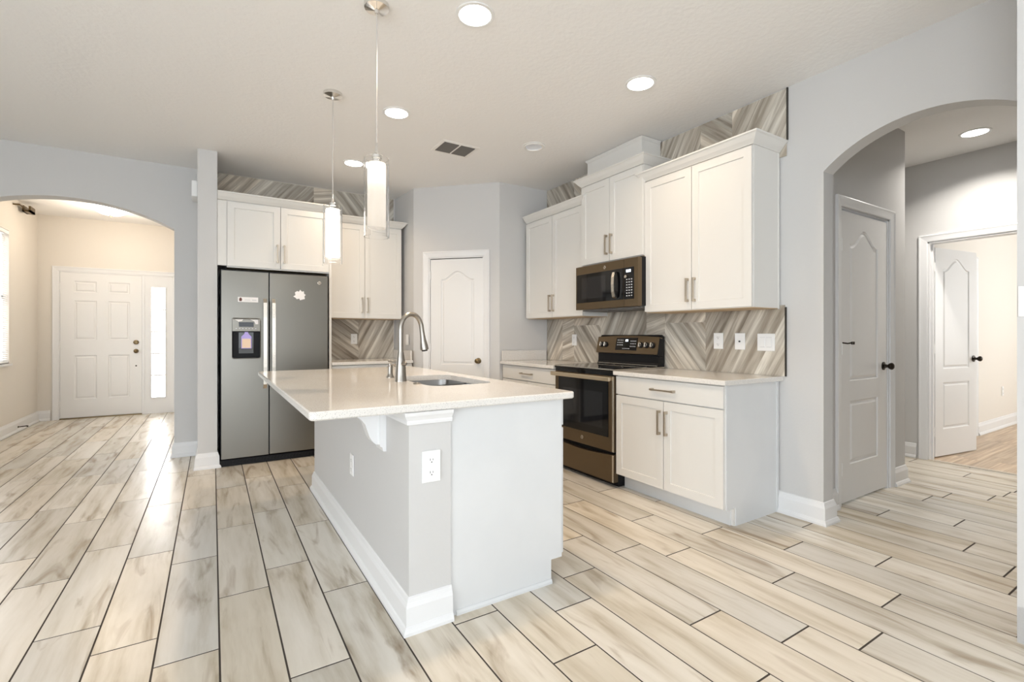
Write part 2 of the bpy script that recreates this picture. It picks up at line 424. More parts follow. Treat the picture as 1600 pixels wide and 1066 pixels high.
def leaf_mesh(mb, w_, h_, t_, panels, back=True, field=.0015, dep=.009, r1=.012, r2=.034):
    """leaf spans x 0..w, y 0 (front, faces -y) .. t, with molded recessed panels on the front (and back)"""
    bm = mb.bm
    for side in ((0, 1), (t_, -1)) if back else ((0, 1),):
        y, sg = side
        loops = []
        def ring(pts, yy): return [bm.verts.new((p[0], yy, p[1])) for p in pts]
        outer = ring(rect(0, w_, 0, h_), y)
        edges = [bm.edges.new((outer[i], outer[(i+1) % 4])) for i in range(4)]
        if side[1] == 1: front = outer
        else: backv = outer
        rings = []
        for pl in panels:
            r0 = ring(pl, y); edges += [bm.edges.new((r0[i], r0[(i+1) % len(r0)])) for i in range(len(r0))]
            rings.append((pl, r0))
        bmesh.ops.triangle_fill(bm, use_beauty=True, edges=edges, use_dissolve=False)
        for pl, r0 in rings:
            prev = r0; n = len(pl)
            for off, d in ((r1*.5, dep*.8), (r1, dep), (r1*1.7, dep), (r2, field)):
                cur = ring(inset(pl, off), y+sg*d)
                for i in range(n): bm.faces.new((prev[i], prev[(i+1) % n], cur[(i+1) % n], cur[i]))
                prev = cur
            bm.faces.new(prev)
    if not back: backv = [bm.verts.new((p[0], t_, p[1])) for p in rect(0, w_, 0, h_)]; bm.faces.new(backv)
    for i in range(4):
        j = (i+1) % 4; bm.faces.new((front[i], front[j], backv[j], backv[i]))
    return mb
CAS = [(0, 0), (.068, 0), (.068, -.016), (.060, -.019), (.048, -.015), (.030, -.012), (.012, -.010), (.003, -.008), (0, -.004)]
def casing_mb(w_, h_, base=0, wid=.068, both=True):
    """door casing around opening x 0..w, z 0..h on plane y=base facing -y"""
    sc = wid/.068
    return MB().sweep([(0, 0), (0, h_), (w_, h_), (w_, 0)] if True else None, [(-o*sc, u) for o, u in CAS], plane='XZ', base=base)
def knob(mb, loc, d=-1, egg=True):
    x, y, z = loc
    pts = [(0, 0), (.032, 0), (.032, .006), (.014, .010), (.011, .030), (.020, .038), (.027, .050), (.026, .060), (.016, .069), (0, .072)]
    mb.lathe([(r, h) for r, h in pts], loc, 24, rot=Matrix.Rotation(PI/2 if d < 0 else -PI/2, 4, 'X'))
    return mb
def hinge(mb, x, z, y=-.004): return mb.cyl((x, y, z-.045), .006, .09, 10).box(x-.022, x+.0, y+.001, y+.005, z-.045, z+.045)

# pantry door: diagonal wall, local x along dd, faces dn (= local -y)
ang = math.atan2(dd.y, dd.x)
T = thing('door_1', None, None, (*dp(d0), 0), ang, kind='structure')
W1, H1 = d1-d0, 2.055
casing_mb(W1, H1+.01).build('casing', M_trim, T)
MB().box(-.0, .012, 0, .11, 0, H1+.01).box(W1-.012, W1, 0, .11, 0, H1+.01).box(0, W1, 0, .11, H1, H1+.012).build('jamb', M_trim, T)
mb = MB(); leaf_mesh(mb, W1-.030, H1-.02, .035, [camel(.125, W1-.13, .86, 1.81, 1.90), rect(.125, W1-.13, .22, .74)])
lf = mb.build('door_leaf', M_door, T); lf.location = (.015, .012, .012)
k = MB(); knob(k, (W1-.078, 0, .905)); k.build('knob', M_brass, lf, smooth=40, label='antique brass door knob')
hm = MB(); [hinge(hm, .0, z) for z in (.25, 1.05, 1.86)]; hm.build('hinge', M_trim, lf)
# seam line dark reveal comes from the real gap

# hall closet door (faces -y), closed, arched two panel
T = thing('door_2', None, None, (3.735, 1.63, 0), 0, kind='structure')
W2, H2 = .75, 2.082
mb = MB(); mb.box(-.035, 0, 0, .12, 0, H2+.03).box(W2, W2+.045, 0, .12, 0, H2+.03).box(-.035, W2+.045, 0, .12, H2+.006, H2+.03); mb.build('jamb', M_trim, T)
casing_mb(W2+.04, H2+.02).build('casing', M_trim, T).location = (-.02, 0, 0)
mb = MB(); leaf_mesh(mb, W2-.008, H2-.02, .035, [camel(.13, W2-.17, .855, 1.84, 1.95), rect(.13, W2-.17, .26, .713)])
lf = mb.build('door_leaf', M_door, T); lf.location = (.004, .006, .014)
k = MB(); knob(k, (W2-.075, 0, .945)); k.build('knob', M_bronze, lf, smooth=40, label='dark bronze door knob')
for z in (.24, 1.09, 1.82):
    hm = MB(); hinge(hm, .002, z); hm.build('hinge', M_white, lf)
hm = MB(); hm.tube([(.0, -.006, 1.13), (.03, -.03, 1.125), (.06, -.045, 1.13)], .005, 8).cyl((.058, -.05, 1.118), .011, .02, 12); hm.build('door_stop', M_bronze, lf, smooth=40, label='small black hinge pin door stop')
# doorway to far room with open leaf
T = thing('door_3', None, None, (HX, 1.80, 0), 0, kind='structure')
mb = MB()
mb.box(0, .12, -.012, 0, 0, 2.09).box(0, .12, -.82, -.808, 0, 2.09).box(0, .12, -.82, 0, 2.078, 2.09).box(.05, .085, -.024, -.012, 0, 2.07); mb.build('jamb', M_trim, T)
mb = MB().sweep([(-.82, 0), (-.82, 2.09), (0, 2.09), (0, 0)], [(-o, u) for o, u in CAS], plane='YZ'); mb.build('casing', M_trim, T)
lf0 = thing('door_leaf_pivot', None, None); COL.objects.unlink(lf0); bpy.data.objects.remove(lf0)
mb = MB(); leaf_mesh(mb, .76, 2.04, .035, [camel(.14, .62, .855, 1.84, 1.95), rect(.14, .62, .26, .72)])
lf = mb.build('door_leaf', M_door, T, label='open white arched panel door leaf'); lf.location = (.135, -.015, .012); lf.rotation_euler = (0, 0, -.145)
k = MB(); knob(k, (.70, 0, .945)); k.build('knob', M_bronze, lf, smooth=40, label='dark bronze door knob')
for z in (.24, 1.05, 1.85):
    MB().cyl((-.012, .0, z-.045), .007, .09, 10).box(-.03, .0, .002, .006, z-.045, z+.045).build('hinge', M_white, lf)
# closet door in the far room
T = thing('door_4', None, None, (6.95, 1.93, 0), 0, kind='structure')
casing_mb(.73, 2.06).build('casing', M_trim, T)
mb = MB(); leaf_mesh(mb, .72, 2.04, .03, [camel(.13, .59, 1.02, 1.72, 1.82), rect(.13, .59, .25, .82)], back=False)
lf = mb.build('door_leaf', M_door, T); lf.location = (.005, -.004, .012)
# front door with sidelight, faces -y
T = thing('door_5', None, None, (-1.84, FY, 0), 0, kind='structure')
WF, HF = .93, 2.10
MB().sweep([(-.01, 0), (-.01, HF+.01), (1.31, HF+.01), (1.31, 0)], [(-o, u) for o, u in CAS], plane='XZ').build('casing', M_trim, T)
MB().box(-.01, 0, -.005, .13, 0, HF+.01).box(WF+.0, WF+.03, -.008, .13, 0, HF+.01).box(1.29, 1.31, -.005, .13, 0, HF+.01).box(-.01, 1.31, -.005, .13, HF, HF+.02).build('jamb', M_trim, T)
pn = []
for x0, x1 in ((.15, .40), (.53, .78)):
    pn += [rect(x0, x1, 1.80, 1.96), rect(x0, x1, 1.11, 1.68), rect(x0, x1, .26, .89)]
mb = MB(); leaf_mesh(mb, WF-.006, HF-.02, .045, pn, back=False)
lf = mb.build('door_leaf', M_door, T, label='white six panel front door leaf'); lf.location = (.003, .0, .018)
for n_, z in (('deadbolt', 1.075), ('knob', .942)):
    k = MB()
    if n_ == 'knob': knob(k, (.855, 0, z))
    else: k.lathe([(0, 0), (.034, 0), (.034, .012), (.022, .018), (.02, .03), (0, .031)], (.855, 0, z), 24, rot=Matrix.Rotation(PI/2, 4, 'X'))
    k.build(n_, M_brass, lf, smooth=40, label='antique brass '+n_)
MB().cyl((.855, -.004, .72), .011, .01, 14, 'Y').build('peg_hole', M_bronze, lf)
for z in (.2, 1.05, 1.88):
    hm = MB(); hinge(hm, .0, z); hm.build('hinge', M_white, lf)
MB().box(0, WF, -.02, .05, -.001, .016).build('threshold', M_brass, T)
s_ = MB(); bm = s_.bm
# sidelight frame with five panes
x0, x1, z0, z1 = .985, 1.255, .0, 2.10
mb = MB()
mb.box(.96, 1.045, .0, .05, 0, HF).box(1.215, 1.29, .0, .05, 0, HF).box(1.045, 1.215, 0, .05, 0, .245).box(1.045, 1.215, 0, .05, 1.93, HF)
mb.sweep([(1.045, .245), (1.045, 1.93), (1.215, 1.93), (1.215, .245)], [(0, 0), (0, -.012), (-.018, -.006), (-.018, 0)], closed=True, plane='XZ')
sf = mb.build('sidelight_frame', M_trim, T)
for i in range(1, 5):
    z = .245+i*.337; MB().box(1.045, 1.215, .012, .03, z-.011, z+.011).build('muntin', M_trim, sf)
for i in range(5):
    z = .245+i*.337; MB().box(1.045, 1.215, .020, .024, z+.008, z+.329).build('pane', M_clear, sf)
# far gap: floor line
area('daylight_door', (-.71, FY+.35, 1.3), (-PI/2, 0, 0), .25, 1.9, 30, (1, .98, .95))
# foyer window with blinds
mb = MB(); mb.box(-2.16, -2.12, 6.55, 6.60, .86, 2.45).box(-2.16, -2.12, 8.01, 8.06, .86, 2.45).box(-2.16, -2.12, 6.55, 8.06, .86, .91).box(-2.16, -2.12, 6.55, 8.06, 2.40, 2.45).box(-2.16, -2.12, 6.55, 8.06, 1.64, 1.67).box(-2.13, -2.045, 6.52, 8.09, .835, .86)
struct(mb, 'window_3', M_trim)
T = thing('window_blind', 'white horizontal slat blind in the foyer window at the left edge', 'blind', (-2.085, 7.305, .87))
MB().box(-.02, .02, -.74, .74, 1.53, 1.57).build('head_rail', M_blind, T)
mb = MB()
for i in range(60):
    z = .04+i*.0252; mb.prism([(-.012, z+.007), (-.011, z+.008), (.012, z-.007), (.011, z-.008)], -.735, .735, 'XZ')
mb.build('slats', M_blind, T)
MB().box(-.014, .014, -.74, .74, 0, .02).build('bottom_rail', M_blind, T)

# ------------------------------------------------------------------ backsplash (tile panels, each board run with its own angle)
def splash(name, label, panels, plane, at_, nrm, trims, zt=None):
    """panels: (a0,a1,z0,z1,angle in degrees: boards direction in (horizontal as seen, up))  plane 'Y' wall => horizontal = x ; plane 'X' wall => horizontal = -y"""
    T = thing(name, label, 'backsplash')
    quads = []; r_ = random.Random(len(label)*7)
    for a0, a1, z0, z1, ang_ in panels:
        d = Vector((math.cos(math.radians(ang_)), math.sin(math.radians(ang_)))); p = Vector((-d.y, d.x))
        W_ = .115
        # clip boards (strips along d) to the rectangle
        lo, hi = sorted((a0, a1))
        R = [Vector(q) for q in ((lo, z0), (hi, z0), (hi, z1), (lo, z1))]
        mn = min(q.dot(p) for q in R); mx = max(q.dot(p) for q in R)
        s0 = math.floor(mn/W_)*W_
        while s0 < mx:
            poly = R
            for sgn, lim in ((1, s0), (-1, -(s0+W_))):
                out = []
                for i in range(len(poly)):
                    A, B = poly[i-1], poly[i]; fa, fb = sgn*A.dot(p)-lim, sgn*B.dot(p)-lim
                    if (fa >= 0) != (fb >= 0): out.append(A+(B-A)*(fa/(fa-fb)))
                    if fb >= 0: out.append(B)
                poly = out
                if not poly: break
            if len(poly) >= 3:
                c = sum(poly, Vector((0, 0)))/len(poly)
                area2 = abs(sum(poly[i-1].x*poly[i].y-poly[i].x*poly[i-1].y for i in range(len(poly))))
                if area2 > .0006:
                    u0, v0 = r_.uniform(0, 50), r_.uniform(0, 50); t = r_.choice((.80, .92, 1.0, 1.08, 1.18)); tw = r_.uniform(-.02, .03)
                    pts = [(q.x, at_, q.y) if plane == 'Y' else (at_, -q.x, q.y) for q in poly]
                    quads.append((pts, [(u0+q.dot(p), v0+q.dot(d)) for q in poly], (t*(1+tw), t, t*(1-tw)), nrm))
            s0 += W_
    o = uv_tiles('tile', quads, M_back, bev=.0006); o.name = 'tile'; o.parent = T
    mb = MB()
    for a0, a1, z0, z1, _ in panels:
        lo, hi = sorted((a0, a1))
        if plane == 'Y': mb.box(lo, hi, at_+.0015, at_+.0045, z0, z1)
        else: mb.box(at_+.0015, at_+.0045, -hi, -lo, z0, z1)
    mb.build('grout', M_tgrout, T)
    mb = MB()
    for a0, a1, z0, z1, m in trims:
        if plane == 'Y': mb.box(a0, a1, at_-.003, at_+.004, z0, z1)
        else: mb.box(at_-.003, at_+.0095, -a1, -a0, z0, z1)
    mb.build('edge_trim', trims[0][4], T)
    return T
M_blk = mat('trim_black', (.03, .025, .02), .4)
Yr = lambda *a: [-v for v in a]
RXT = RX-.010
splash('tile_backsplash', 'grey brown chevron wood look tile backsplash between range counter and wall cabinets',
    [(-2.377, -1.765, .92, 1.40, 62), (-2.773, -2.377, .92, 1.30, -50), (-2.773, -2.377, 1.30, 1.40, 50), (-2.978, -2.773, .92, 1.45, 16), (-3.569, -2.978, .92, 1.45, 62), (-3.98, -3.569, .92, 1.30, -50), (-3.98, -3.569, 1.30, 1.40, 50), (-4.18, -3.98, .92, 1.40, 16), (-4.468, -4.18, .92, 1.40, 55)],
    'X', RXT, (-1, 0, 0), [(-1.765, -1.757, .92, 1.385, M_blk)])
splash('tile_backsplash', 'grey chevron tile band above the wall cabinets on the range wall, under the ceiling',
    [(-2.151, -1.755, 2.40, 2.852, 60), (-2.422, -2.151, 2.40, 2.852, -40), (-2.80, -2.422, 2.40, 2.852, 60), (-3.50, -2.80, 2.40, 2.852, 60), (-3.98, -3.50, 2.40, 2.852, -50), (-4.468, -3.98, 2.40, 2.852, -55)],
    'X', RXT, (-1, 0, 0), [(-1.755, -1.747, 2.505, 2.855, M_blk)])
splash('tile_backsplash', 'brown chevron tile backsplash between the fridge wall counter and wall cabinet',
    [(1.00, 1.452, .92, 1.42, -36), (1.452, 1.87, .92, 1.42, 62)], 'Y', BY-.010, (0, -1, 0), [(1.87, 1.876, .92, 1.42, M_tgrout)])
splash('tile_backsplash', 'brown grey diagonal tile band above the refrigerator cabinet near the ceiling',
    [(.035, .96, 2.40, 2.852, 50), (.96, 1.15, 2.40, 2.852, 12), (1.15, 1.68, 2.40, 2.852, -50), (1.68, 1.872, 2.40, 2.852, 50)], 'Y', BY-.010, (0, -1, 0), [(.035, 1.872, 2.852, 2.858, M_tgrout)])

# ------------------------------------------------------------------ cabinets
def shaker(mb, x0, x1, z0, z1, y=0, t=.020, st=.058, rec=.007):
    """shaker front: front plane at y (faces -y)"""
    bm = mb.bm
    O = [bm.verts.new((p[0], y, p[1])) for p in rect(x0+.0015, x1-.0015, z0+.0015, z1-.0015)]
    I = [bm.verts.new((p[0], y, p[1])) for p in rect(x0+st, x1-st, z0+st, z1-st)]
    J = [bm.verts.new((p[0], y+rec, p[1])) for p in rect(x0+st+.002, x1-st-.002, z0+st+.002, z1-st-.002)]
    B = [bm.verts.new((p[0], y+t, p[1])) for p in rect(x0+.0015, x1-.0015, z0+.0015, z1-.0015)]
    for i in range(4):
        j = (i+1) % 4
        bm.faces.new((O[i], O[j], I[j], I[i])); bm.faces.new((I[i], I[j], J[j], J[i])); bm.faces.new((O[j], O[i], B[i], B[j]))
    bm.faces.new(J); bm.faces.new(B[::-1])
    return mb
def pull(L, vertical, cx, cz, y, parent):
    """square bar pull with two square posts"""
    mb = MB(); h = L/2; s = .0055; r = .032
    if vertical:
        mb.box(cx-s, cx+s, y-r, y-r+.010, cz-h, cz+h, .001)
        for z in (cz-h+.009, cz+h-.009): mb.box(cx-.008, cx+.008, y-r+.004, y, z-.009, z+.009, .001)
    else:
        mb.box(cx-h, cx+h, y-r, y-r+.010, cz-s, cz+s, .001)
        for x in (cx-h+.009, cx+h-.009): mb.box(x-.009, x+.009, y-r+.004, y, cz-.008, cz+.008, .001)
    return mb.build('handle', M_nickel, parent, label='brushed nickel square bar handle')
CROWN = [(0, 0), (.006, 0), (.010, .006), (.016, .012), (.030, .026), (.042, .042), (.050, .052), (.060, .058), (.060, .068), (0, .068)]
def wall_cab(label, loc, rz, w_, d_, z0, z1, split, hL=.172, crown='LR', crz=None, filler=0, cw=None, door_x=None, hz=None, extra=None):
    """local: x 0..w (left to right as seen), y 0 = door face, y d = wall. z absolute."""
    T = thing('wall_cabinet', label, 'cabinet', loc, rz)
    MB().box(0, w_, .021, d_, z0, z1, .001).build('body', M_cab, T)
    if extra: extra(T)
    xa, xb = door_x or (0, w_)
    sp = split
    for k_, (a, b) in enumerate(((xa, sp), (sp, xb))):
        mb = shaker(MB(), a+.001, b-.001, z0+.003, z1-.012)
        dr = mb.build('door', M_cab, T)
        hx = (b-.030) if k_ == 0 else (a+.030)
        pull(hL, True, hx, (hz or (z0+.06+hL/2)), 0, dr)
    MB().box(0.002, w_-.002, .022, d_-.002, z0-.004, z0).build('underside', M_wood, T)
    cz = crz if crz is not None else z1-.003
    path = []
    f = .012
    if 'L' in crown: path += [(0, d_), (0, f)]
    else: path += [(0, f)]
    if 'R' in crown: path += [(w_, f), (w_, d_)]
    else: path += [(w_, f)]
    # right of travel must be outward (front = -y) when travelling +x
    prof = CROWN
    MB().sweep(path, prof, base=cz).build('crown_molding', M_cab, T)
    return T
# range wall: rz -90: local x -> -Y, local y -> +X
R90 = -PI/2
def side_strip(T):
    MB().box(.905-.006, .908, .30, .325, 1.38, 2.43).build('scribe_strip', M_cab, T)
wall_cab('tall white two door wall cabinet hanging right of the microwave beside the arch', (2.945, 2.71, 0), R90, .905, RX-2.945-.012, 1.38, 2.435, .445, crown='LR',
    extra=lambda T: MB().box(.904, .910, .302, .313, 1.375, 2.43).box(.904, .907, .021, .05, 1.38, 2.43).build('scribe_strip', M_cab, T))
wall_cab('short raised white wall cabinet directly above the microwave', (2.92, 3.462, 0), R90, .750, RX-2.92-.012, 1.84, 2.58, .375, crown='LR', hL=.172, crz=2.575)
wall_cab('white two door wall cabinet between the pantry corner and the microwave', (2.945, 4.43, 0), R90, .96, RX-2.945-.012, 1.38, 2.435, .48, crown='R')
# duct box with small crown on top of the raised cabinet
T = thing('duct_cover', 'boxed white duct cover standing on the raised cabinet, reaching the ceiling', 'duct cover', (3.03, 3.50, 2.648), R90)
MB().box(0, .68, 0, RX-3.03-.012, 0, .205).build('box', M_cab, T)
MB().sweep([(0, .22), (0, 0), (.68, 0), (.68, .22)], [(0, 0), (.004, 0), (.006, .008), (.014, .018), (.016, .024), (0, .024)], base=.183).build('top_molding', M_cab, T)
# fridge wall cabinets
def filler(T): MB().box(-.073, 0, .004, .03, 1.835, 2.43).box(0, 0.89, .018, .03, 1.822, 1.845).build('filler_strip', M_cab, T)
T = wall_cab('deep white wall cabinet above the refrigerator', (.11, 5.10, 0), 0, .89, BY-5.10-.012, 1.83, 2.44, .445, crown='', hL=.172, crz=2.435, extra=filler)
MB().sweep([(-.073, .012), (0, .012)], CROWN, base=2.435).build('crown_molding', M_cab, T)
MB().box(.890, .912, .0, BY-5.10-.012, -0.0, 2.44).build('end_panel', M_cab, T)
wall_cab('white two door wall cabinet right of the refrigerator, above the chevron tile', (1.025, 5.405, 0), 0, .835, BY-5.405-.012, 1.385, 2.435, .413, crown='R')

def base_cab(label, loc, rz, w_, d_, drawer=True, panelR=False, split=None, toe=.075):
    """local y 0 = front plane, z 0 floor, top .888"""
    T = thing('base_cabinet', label, 'cabinet', loc, rz)
    mb = MB().box(0, w_, .021, d_, .112, .886).box(.002, w_-.0, toe+.03, d_, 0, .112)
    mb.build('body', M_cab, T)
    MB().box(0, w_-(.018 if panelR else 0), toe+.02, toe+.03, 0, .112).build('toe_kick', M_isl, T)
    if panelR: MB().prism([(.021, .112), (toe+.045, .112), (toe+.045, 0), (d_, 0), (d_, .886), (.021, .886)], w_, w_+.006, 'YZ').box(w_, w_+.012, d_-.02, d_, 0, .886).build('side_panel', M_isl, T)
    mb = MB().box(.002, w_-.002, 0, .020, .742, .880, .0015); dr = mb.build('drawer', M_cab, T)
    pull(.205, False, w_/2, .812, 0, dr)
    sp = split or w_/2
    for k_, (a, b) in enumerate(((0, sp), (sp, w_))):
        dr = shaker(MB(), a+.002, b-.001, .118, .735).build('door', M_cab, T)
        pull(.17, True, (b-.03) if k_ == 0 else (a+.03), .585, 0, dr)
    return T
base_cab('white base cabinet right of the range with one drawer over two doors', (2.665, 2.745, 0), R90, .928, RX-2.665-.012, panelR=True)
base_cab('white base cabinet between the pantry wall and the range', (2.665, 4.465, 0), R90, .95, RX-2.665-.012)
base_cab('white base cabinet right of the refrigerator along the fridge wall', (1.03, 5.14, 0), 0, .86, BY-5.14-.012)

# countertops (3.2 cm quartz)
def slab(name, label, poly, z0, z1, parts=None, bev=.006):
    T = thing(name, label, 'countertop', (0, 0, 0))
    mb = MB().prism(poly, z0, z1)
    ed = [e for e in mb.bm.edges if abs(e.verts[0].co.z-e.verts[1].co.z) < 1e-6]
    bmesh.ops.bevel(mb.bm, geom=ed, offset=bev*.7, segments=2, profile=.5, affect='EDGES')
    mb.build('slab', M_quartz, T)
    return T
slab('countertop', 'white quartz countertop right of the range', [(2.635, 2.745), (2.635, 1.785), (RX-.012, 1.775), (RX-.012, 2.745)], .889, .920)
T = slab('countertop', 'white quartz countertop in the corner left of the range', [(2.635, 4.472), (2.635, 3.515), (RX-.012, 3.515), (RX-.012, 4.472)], .889, .920)
MB().box(2.655, RX-.03, 4.448, 4.470, .9205, 1.030, .002).build('side_splash', M_quartz, T)
T = slab('countertop', 'white quartz countertop right of the refrigerator', [(1.028, 5.11), (1.89, 5.11), (1.888, BY-.015), (1.028, BY-.015)], .889, .920)
MB().box(1.865, 1.886, 5.13, BY-.03, .9205, 1.025, .002).build('side_splash', M_quartz, T)

# ------------------------------------------------------------------ island
T = thing('kitchen_island', 'white and grey island base with wainscot knee wall, facing the range', 'kitchen island', (0, 0, 0))
MB().box(.67, .855, 1.86, 3.97, 0, .886).build('knee_wall', M_wall, T)
IL = [(.855, 1.868)]
# end panel with toe notch
MB().prism([(.857, 0), (1.388, 0), (1.388, .112), (1.452, .112), (1.452, .886), (.857, .886)], 1.868, 1.888, 'XZ').build('end_panel', M_isl, T)
MB().box(.857, 1.440, 1.888, 3.97, .112, .60).box(.857, 1.38, 1.888, 3.97, 0, .112).box(.857, .95, 1.888, 3.97, .60, .886).box(1.42, 1.44, 1.888, 3.97, .60, .886).box(.95, 1.42, 1.888, 2.3, .6, .886).box(.95, 1.42, 3.2, 3.97, .6, .886).build('body', M_isl, T)
MB().sweep([(1.388, 1.868), (.882, 1.868)][::-1], [(0, 0), (.010, 0), (.010, .010), (.004, .020), (0, .020)]).build('shoe_molding', M_isl, T)
for i, y0 in enumerate((1.888, 2.40, 2.92, 3.44)):
    tmp = thing('island_door_pivot', None, None)
    y1 = y0+.52
    mb = MB(); mb.box(1.458, 1.478, y0+.002, y1-.002, .752, .882, .001); dr = mb.build('drawer', M_isl, T)
    MB().box(1.478, 1.51, y0+.15, y0+.16, .81, .82).box(1.478, 1.51, y0+.34, y0+.35, .81, .82).box(1.502, 1.512, y0+.15, y0+.35, .81, .82).build('handle', M_nickel, dr)
    mb = MB(); mb.T = None
    bmq = MB(); shaker(bmq, 0, .518, .118, .740)
    bmesh.ops.transform(bmq.bm, matrix=Matrix.Translation((1.478, y0+.001, 0)) @ Matrix.Rotation(PI/2, 4, 'Z'), verts=bmq.bm.verts)
    dr = bmq.build('door', M_isl, T)
    bpy.data.objects.remove(tmp)
MB().sweep([(.857, 1.86), (.67, 1.86), (.67, 3.97), (.857, 3.97)][::-1], BP).build('baseboard', M_trim, T)
CAP = [(0, 0), (.010, 0), (.012, .010), (.010, .016), (.018, .030), (.022, .036), (.026, .051), (0, .051)]
MB().sweep([(.857, 1.86), (.67, 1.86), (.67, 3.97), (.857, 3.97)][::-1], CAP, base=.835).build('cap_molding', M_trim, T)
# corbel
mb = MB()
mb.prism([(.641, .700), (.628, .701), (.612, .715), (.600, .735), (.590, .765), (.580, .795), (.565, .815), (.545, .832), (.525, .848), (.505, .870), (.49, .8865), (.641, .8865)], 2.172, 2.238, 'XZ')
mb.prism([(.669, .668), (.655, .670), (.650, .690), (.641, .694), (.641, .8865), (.669, .8865)], 2.152, 2.258, 'XZ')
mb.prism([(.641, .700), (.634, .703), (.634, .8865), (.641, .8865)], 2.165, 2.245, 'XZ')
mb.build('corbel', M_trim, T, label='white scrolled corbel')

# island top with sink cutout
T = thing('countertop', 'large overhanging white quartz island countertop with sink cutout', 'countertop', (0, 0, 0))
def rrect(x0, x1, y0, y1, r, n=6):
    pts = []
    for cx, cy, a0 in ((x1-r, y1-r, 0), (x0+r, y1-r, 90), (x0+r, y0+r, 180), (x1-r, y0+r, 270)):
        for i in range(n+1):
            a = math.radians(a0+90*i/n); pts.append((cx+r*math.cos(a), cy+r*math.sin(a)))
    return pts
SX0, SX1, SY0, SY1 = 1.005, 1.40, 2.42, 3.12
mb = MB(); bm = mb.bm
outer = rrect(.293, 1.512, 1.835, 4.145, .022, 5); hole = rrect(SX0, SX1, SY0, SY1, .09, 8)
def slab_hole(bm, outer, hole, z0, z1, b=.005):
    def ring(pts, z): return [bm.verts.new((p[0], p[1], z)) for p in pts]
    oi = inset(outer, b)
    Ot = ring(oi, z1); O1 = ring(outer, z1-b); O2 = ring(outer, z0+b); Ob = ring(oi, z0); Ht = ring(hole, z1); Hb = ring(hole, z0)
    for A, B in ((Ot, O1), (O1, O2), (O2, Ob), (Ht, Hb)):
        for i in range(len(A)): bm.faces.new((A[i], A[(i+1) % len(A)], B[(i+1) % len(A)], B[i]))
    for O, H in ((Ot, Ht), (Ob, Hb)):
        es = []
        for L_ in (O, H):
            for i in range(len(L_)):
                e = bm.edges.get((L_[i], L_[(i+1) % len(L_)])); es.append(e)
        bmesh.ops.triangle_fill(bm, use_beauty=True, edges=es, use_dissolve=False)
slab_hole(bm, outer, hole, .887, .920)
mb.build('slab', M_quartz, T)
# undermount sink (double bowl)
T = thing('sink', 'undermount stainless steel double bowl sink in the island', 'sink', ((SX0+SX1)/2, (SY0+SY1)/2, .70))
def bowl(y0, y1, dz):
    mb = MB(); bm = mb.bm
    def ring(x0, x1, ya, yb, r, z): return [bm.verts.new((p[0], p[1], z)) for p in rrect(x0, x1, ya, yb, r, 6)]
    hx = (SX1-SX0)/2+.004
    Rs = [ring(-hx, hx, y0, y1, .07, .186), ring(-hx+.01, hx-.01, y0+.01, y1-.01, .065, .03-dz+.02), ring(-hx+.03, hx-.03, y0+.03, y1-.03, .055, .004), ring(-.04, .04, (y0+y1)/2-.04, (y0+y1)/2+.04, .039, 0)]
    for A, B in zip(Rs, Rs[1:]):
        for i in range(len(A)): bm.faces.new((A[i], A[(i+1) % len(A)], B[(i+1) % len(A)], B[i]))
    bm.faces.new(Rs[-1])
    return mb
bowl(-.355, -.012, 0).build('bowl', M_sink, T, smooth=40); bowl(.012, .355, 0).build('bowl', M_sink, T, smooth=40)
MB().box(-.19, .19, -.012, .012, .12, .170, .004).build('divider', M_sink, T)
for y in (-.185, .185): MB().lathe([(0, .004), (.03, .004), (.042, .002), (.042, .0)], (0, y, .001), 24).build('drain', M_chrome, T, smooth=40)
# faucet
T = thing('faucet', 'brushed steel gooseneck pull down kitchen faucet on the island', 'faucet', (.957, 2.798, .920))
MB().lathe([(0, 0), (.036, 0), (.036, .004), (.034, .010), (.031, .06), (.0275, .11), (.0215, .155), (.0185, .175), (0, .175)], (0, 0, 0), 32).build('body', M_steel, T, smooth=40)
da = Vector((.985, .17, 0)).normalized()
pts = [(0, 0, .17), (0, 0, .24), (0, 0, .30)]
Rr = .072
for i in range(1, 15):
    a = PI*i/15*1.0
    pts.append((da.x*Rr*(1-math.cos(a)), da.y*Rr*(1-math.cos(a)), .315+Rr*1.25*math.sin(a)))
pts.append((da.x*(2*Rr+.002), da.y*(2*Rr+.002), .305))
MB().tube(pts, [.0165]*3+[.0145]*(len(pts)-3), 18).build('spout', M_steel, T, smooth=40)
e = Vector(pts[-1]); dwn = Vector((da.x*.16, da.y*.16, -1)).normalized()
MB().tube([e+Vector((-.0, 0, .004)), e+dwn*.03, e+dwn*.055, e+dwn*.095, e+dwn*.118, e+dwn*.122], [.0145, .0155, .018, .0245, .026, .021], 20).build('spray_head', M_steel, T, smooth=40)
MB().tube([e+dwn*.120, e+dwn*.128], .018, 20).build('spray_face', M_black, T)
sd = Vector((-.25, .97, 0)).normalized()
mb = MB(); hb = Vector((0, 0, .105))
mb.tube([hb+sd*.015, hb+sd*.050, hb+sd*.062], [.016, .020, .017], 16); mb.tube([hb+sd*.055, hb+sd*.080+Vector((0, 0, .006)), hb+sd*.125+Vector((0, 0, .012))], [.008, .0075, .009], 10)
mb.tube([hb-sd*.010, hb-sd*.052+Vector((0, 0, .004)), hb-sd*.062+Vector((0, 0, .004))], [.014, .011, .006], 14)
mb.build('handle', M_steel, T, smooth=40)
T = thing('soap_dispenser', 'short steel soap dispenser beside the island faucet', 'soap dispenser', (.985, 3.085, .920))
MB().lathe([(0, 0), (.026, 0), (.026, .004), (.020, .014), (.0165, .025), (.0165, .072), (.013, .076), (.013, .092), (0, .094)], (0, 0, 0), 24).build('body', M_steel, T, smooth=40)
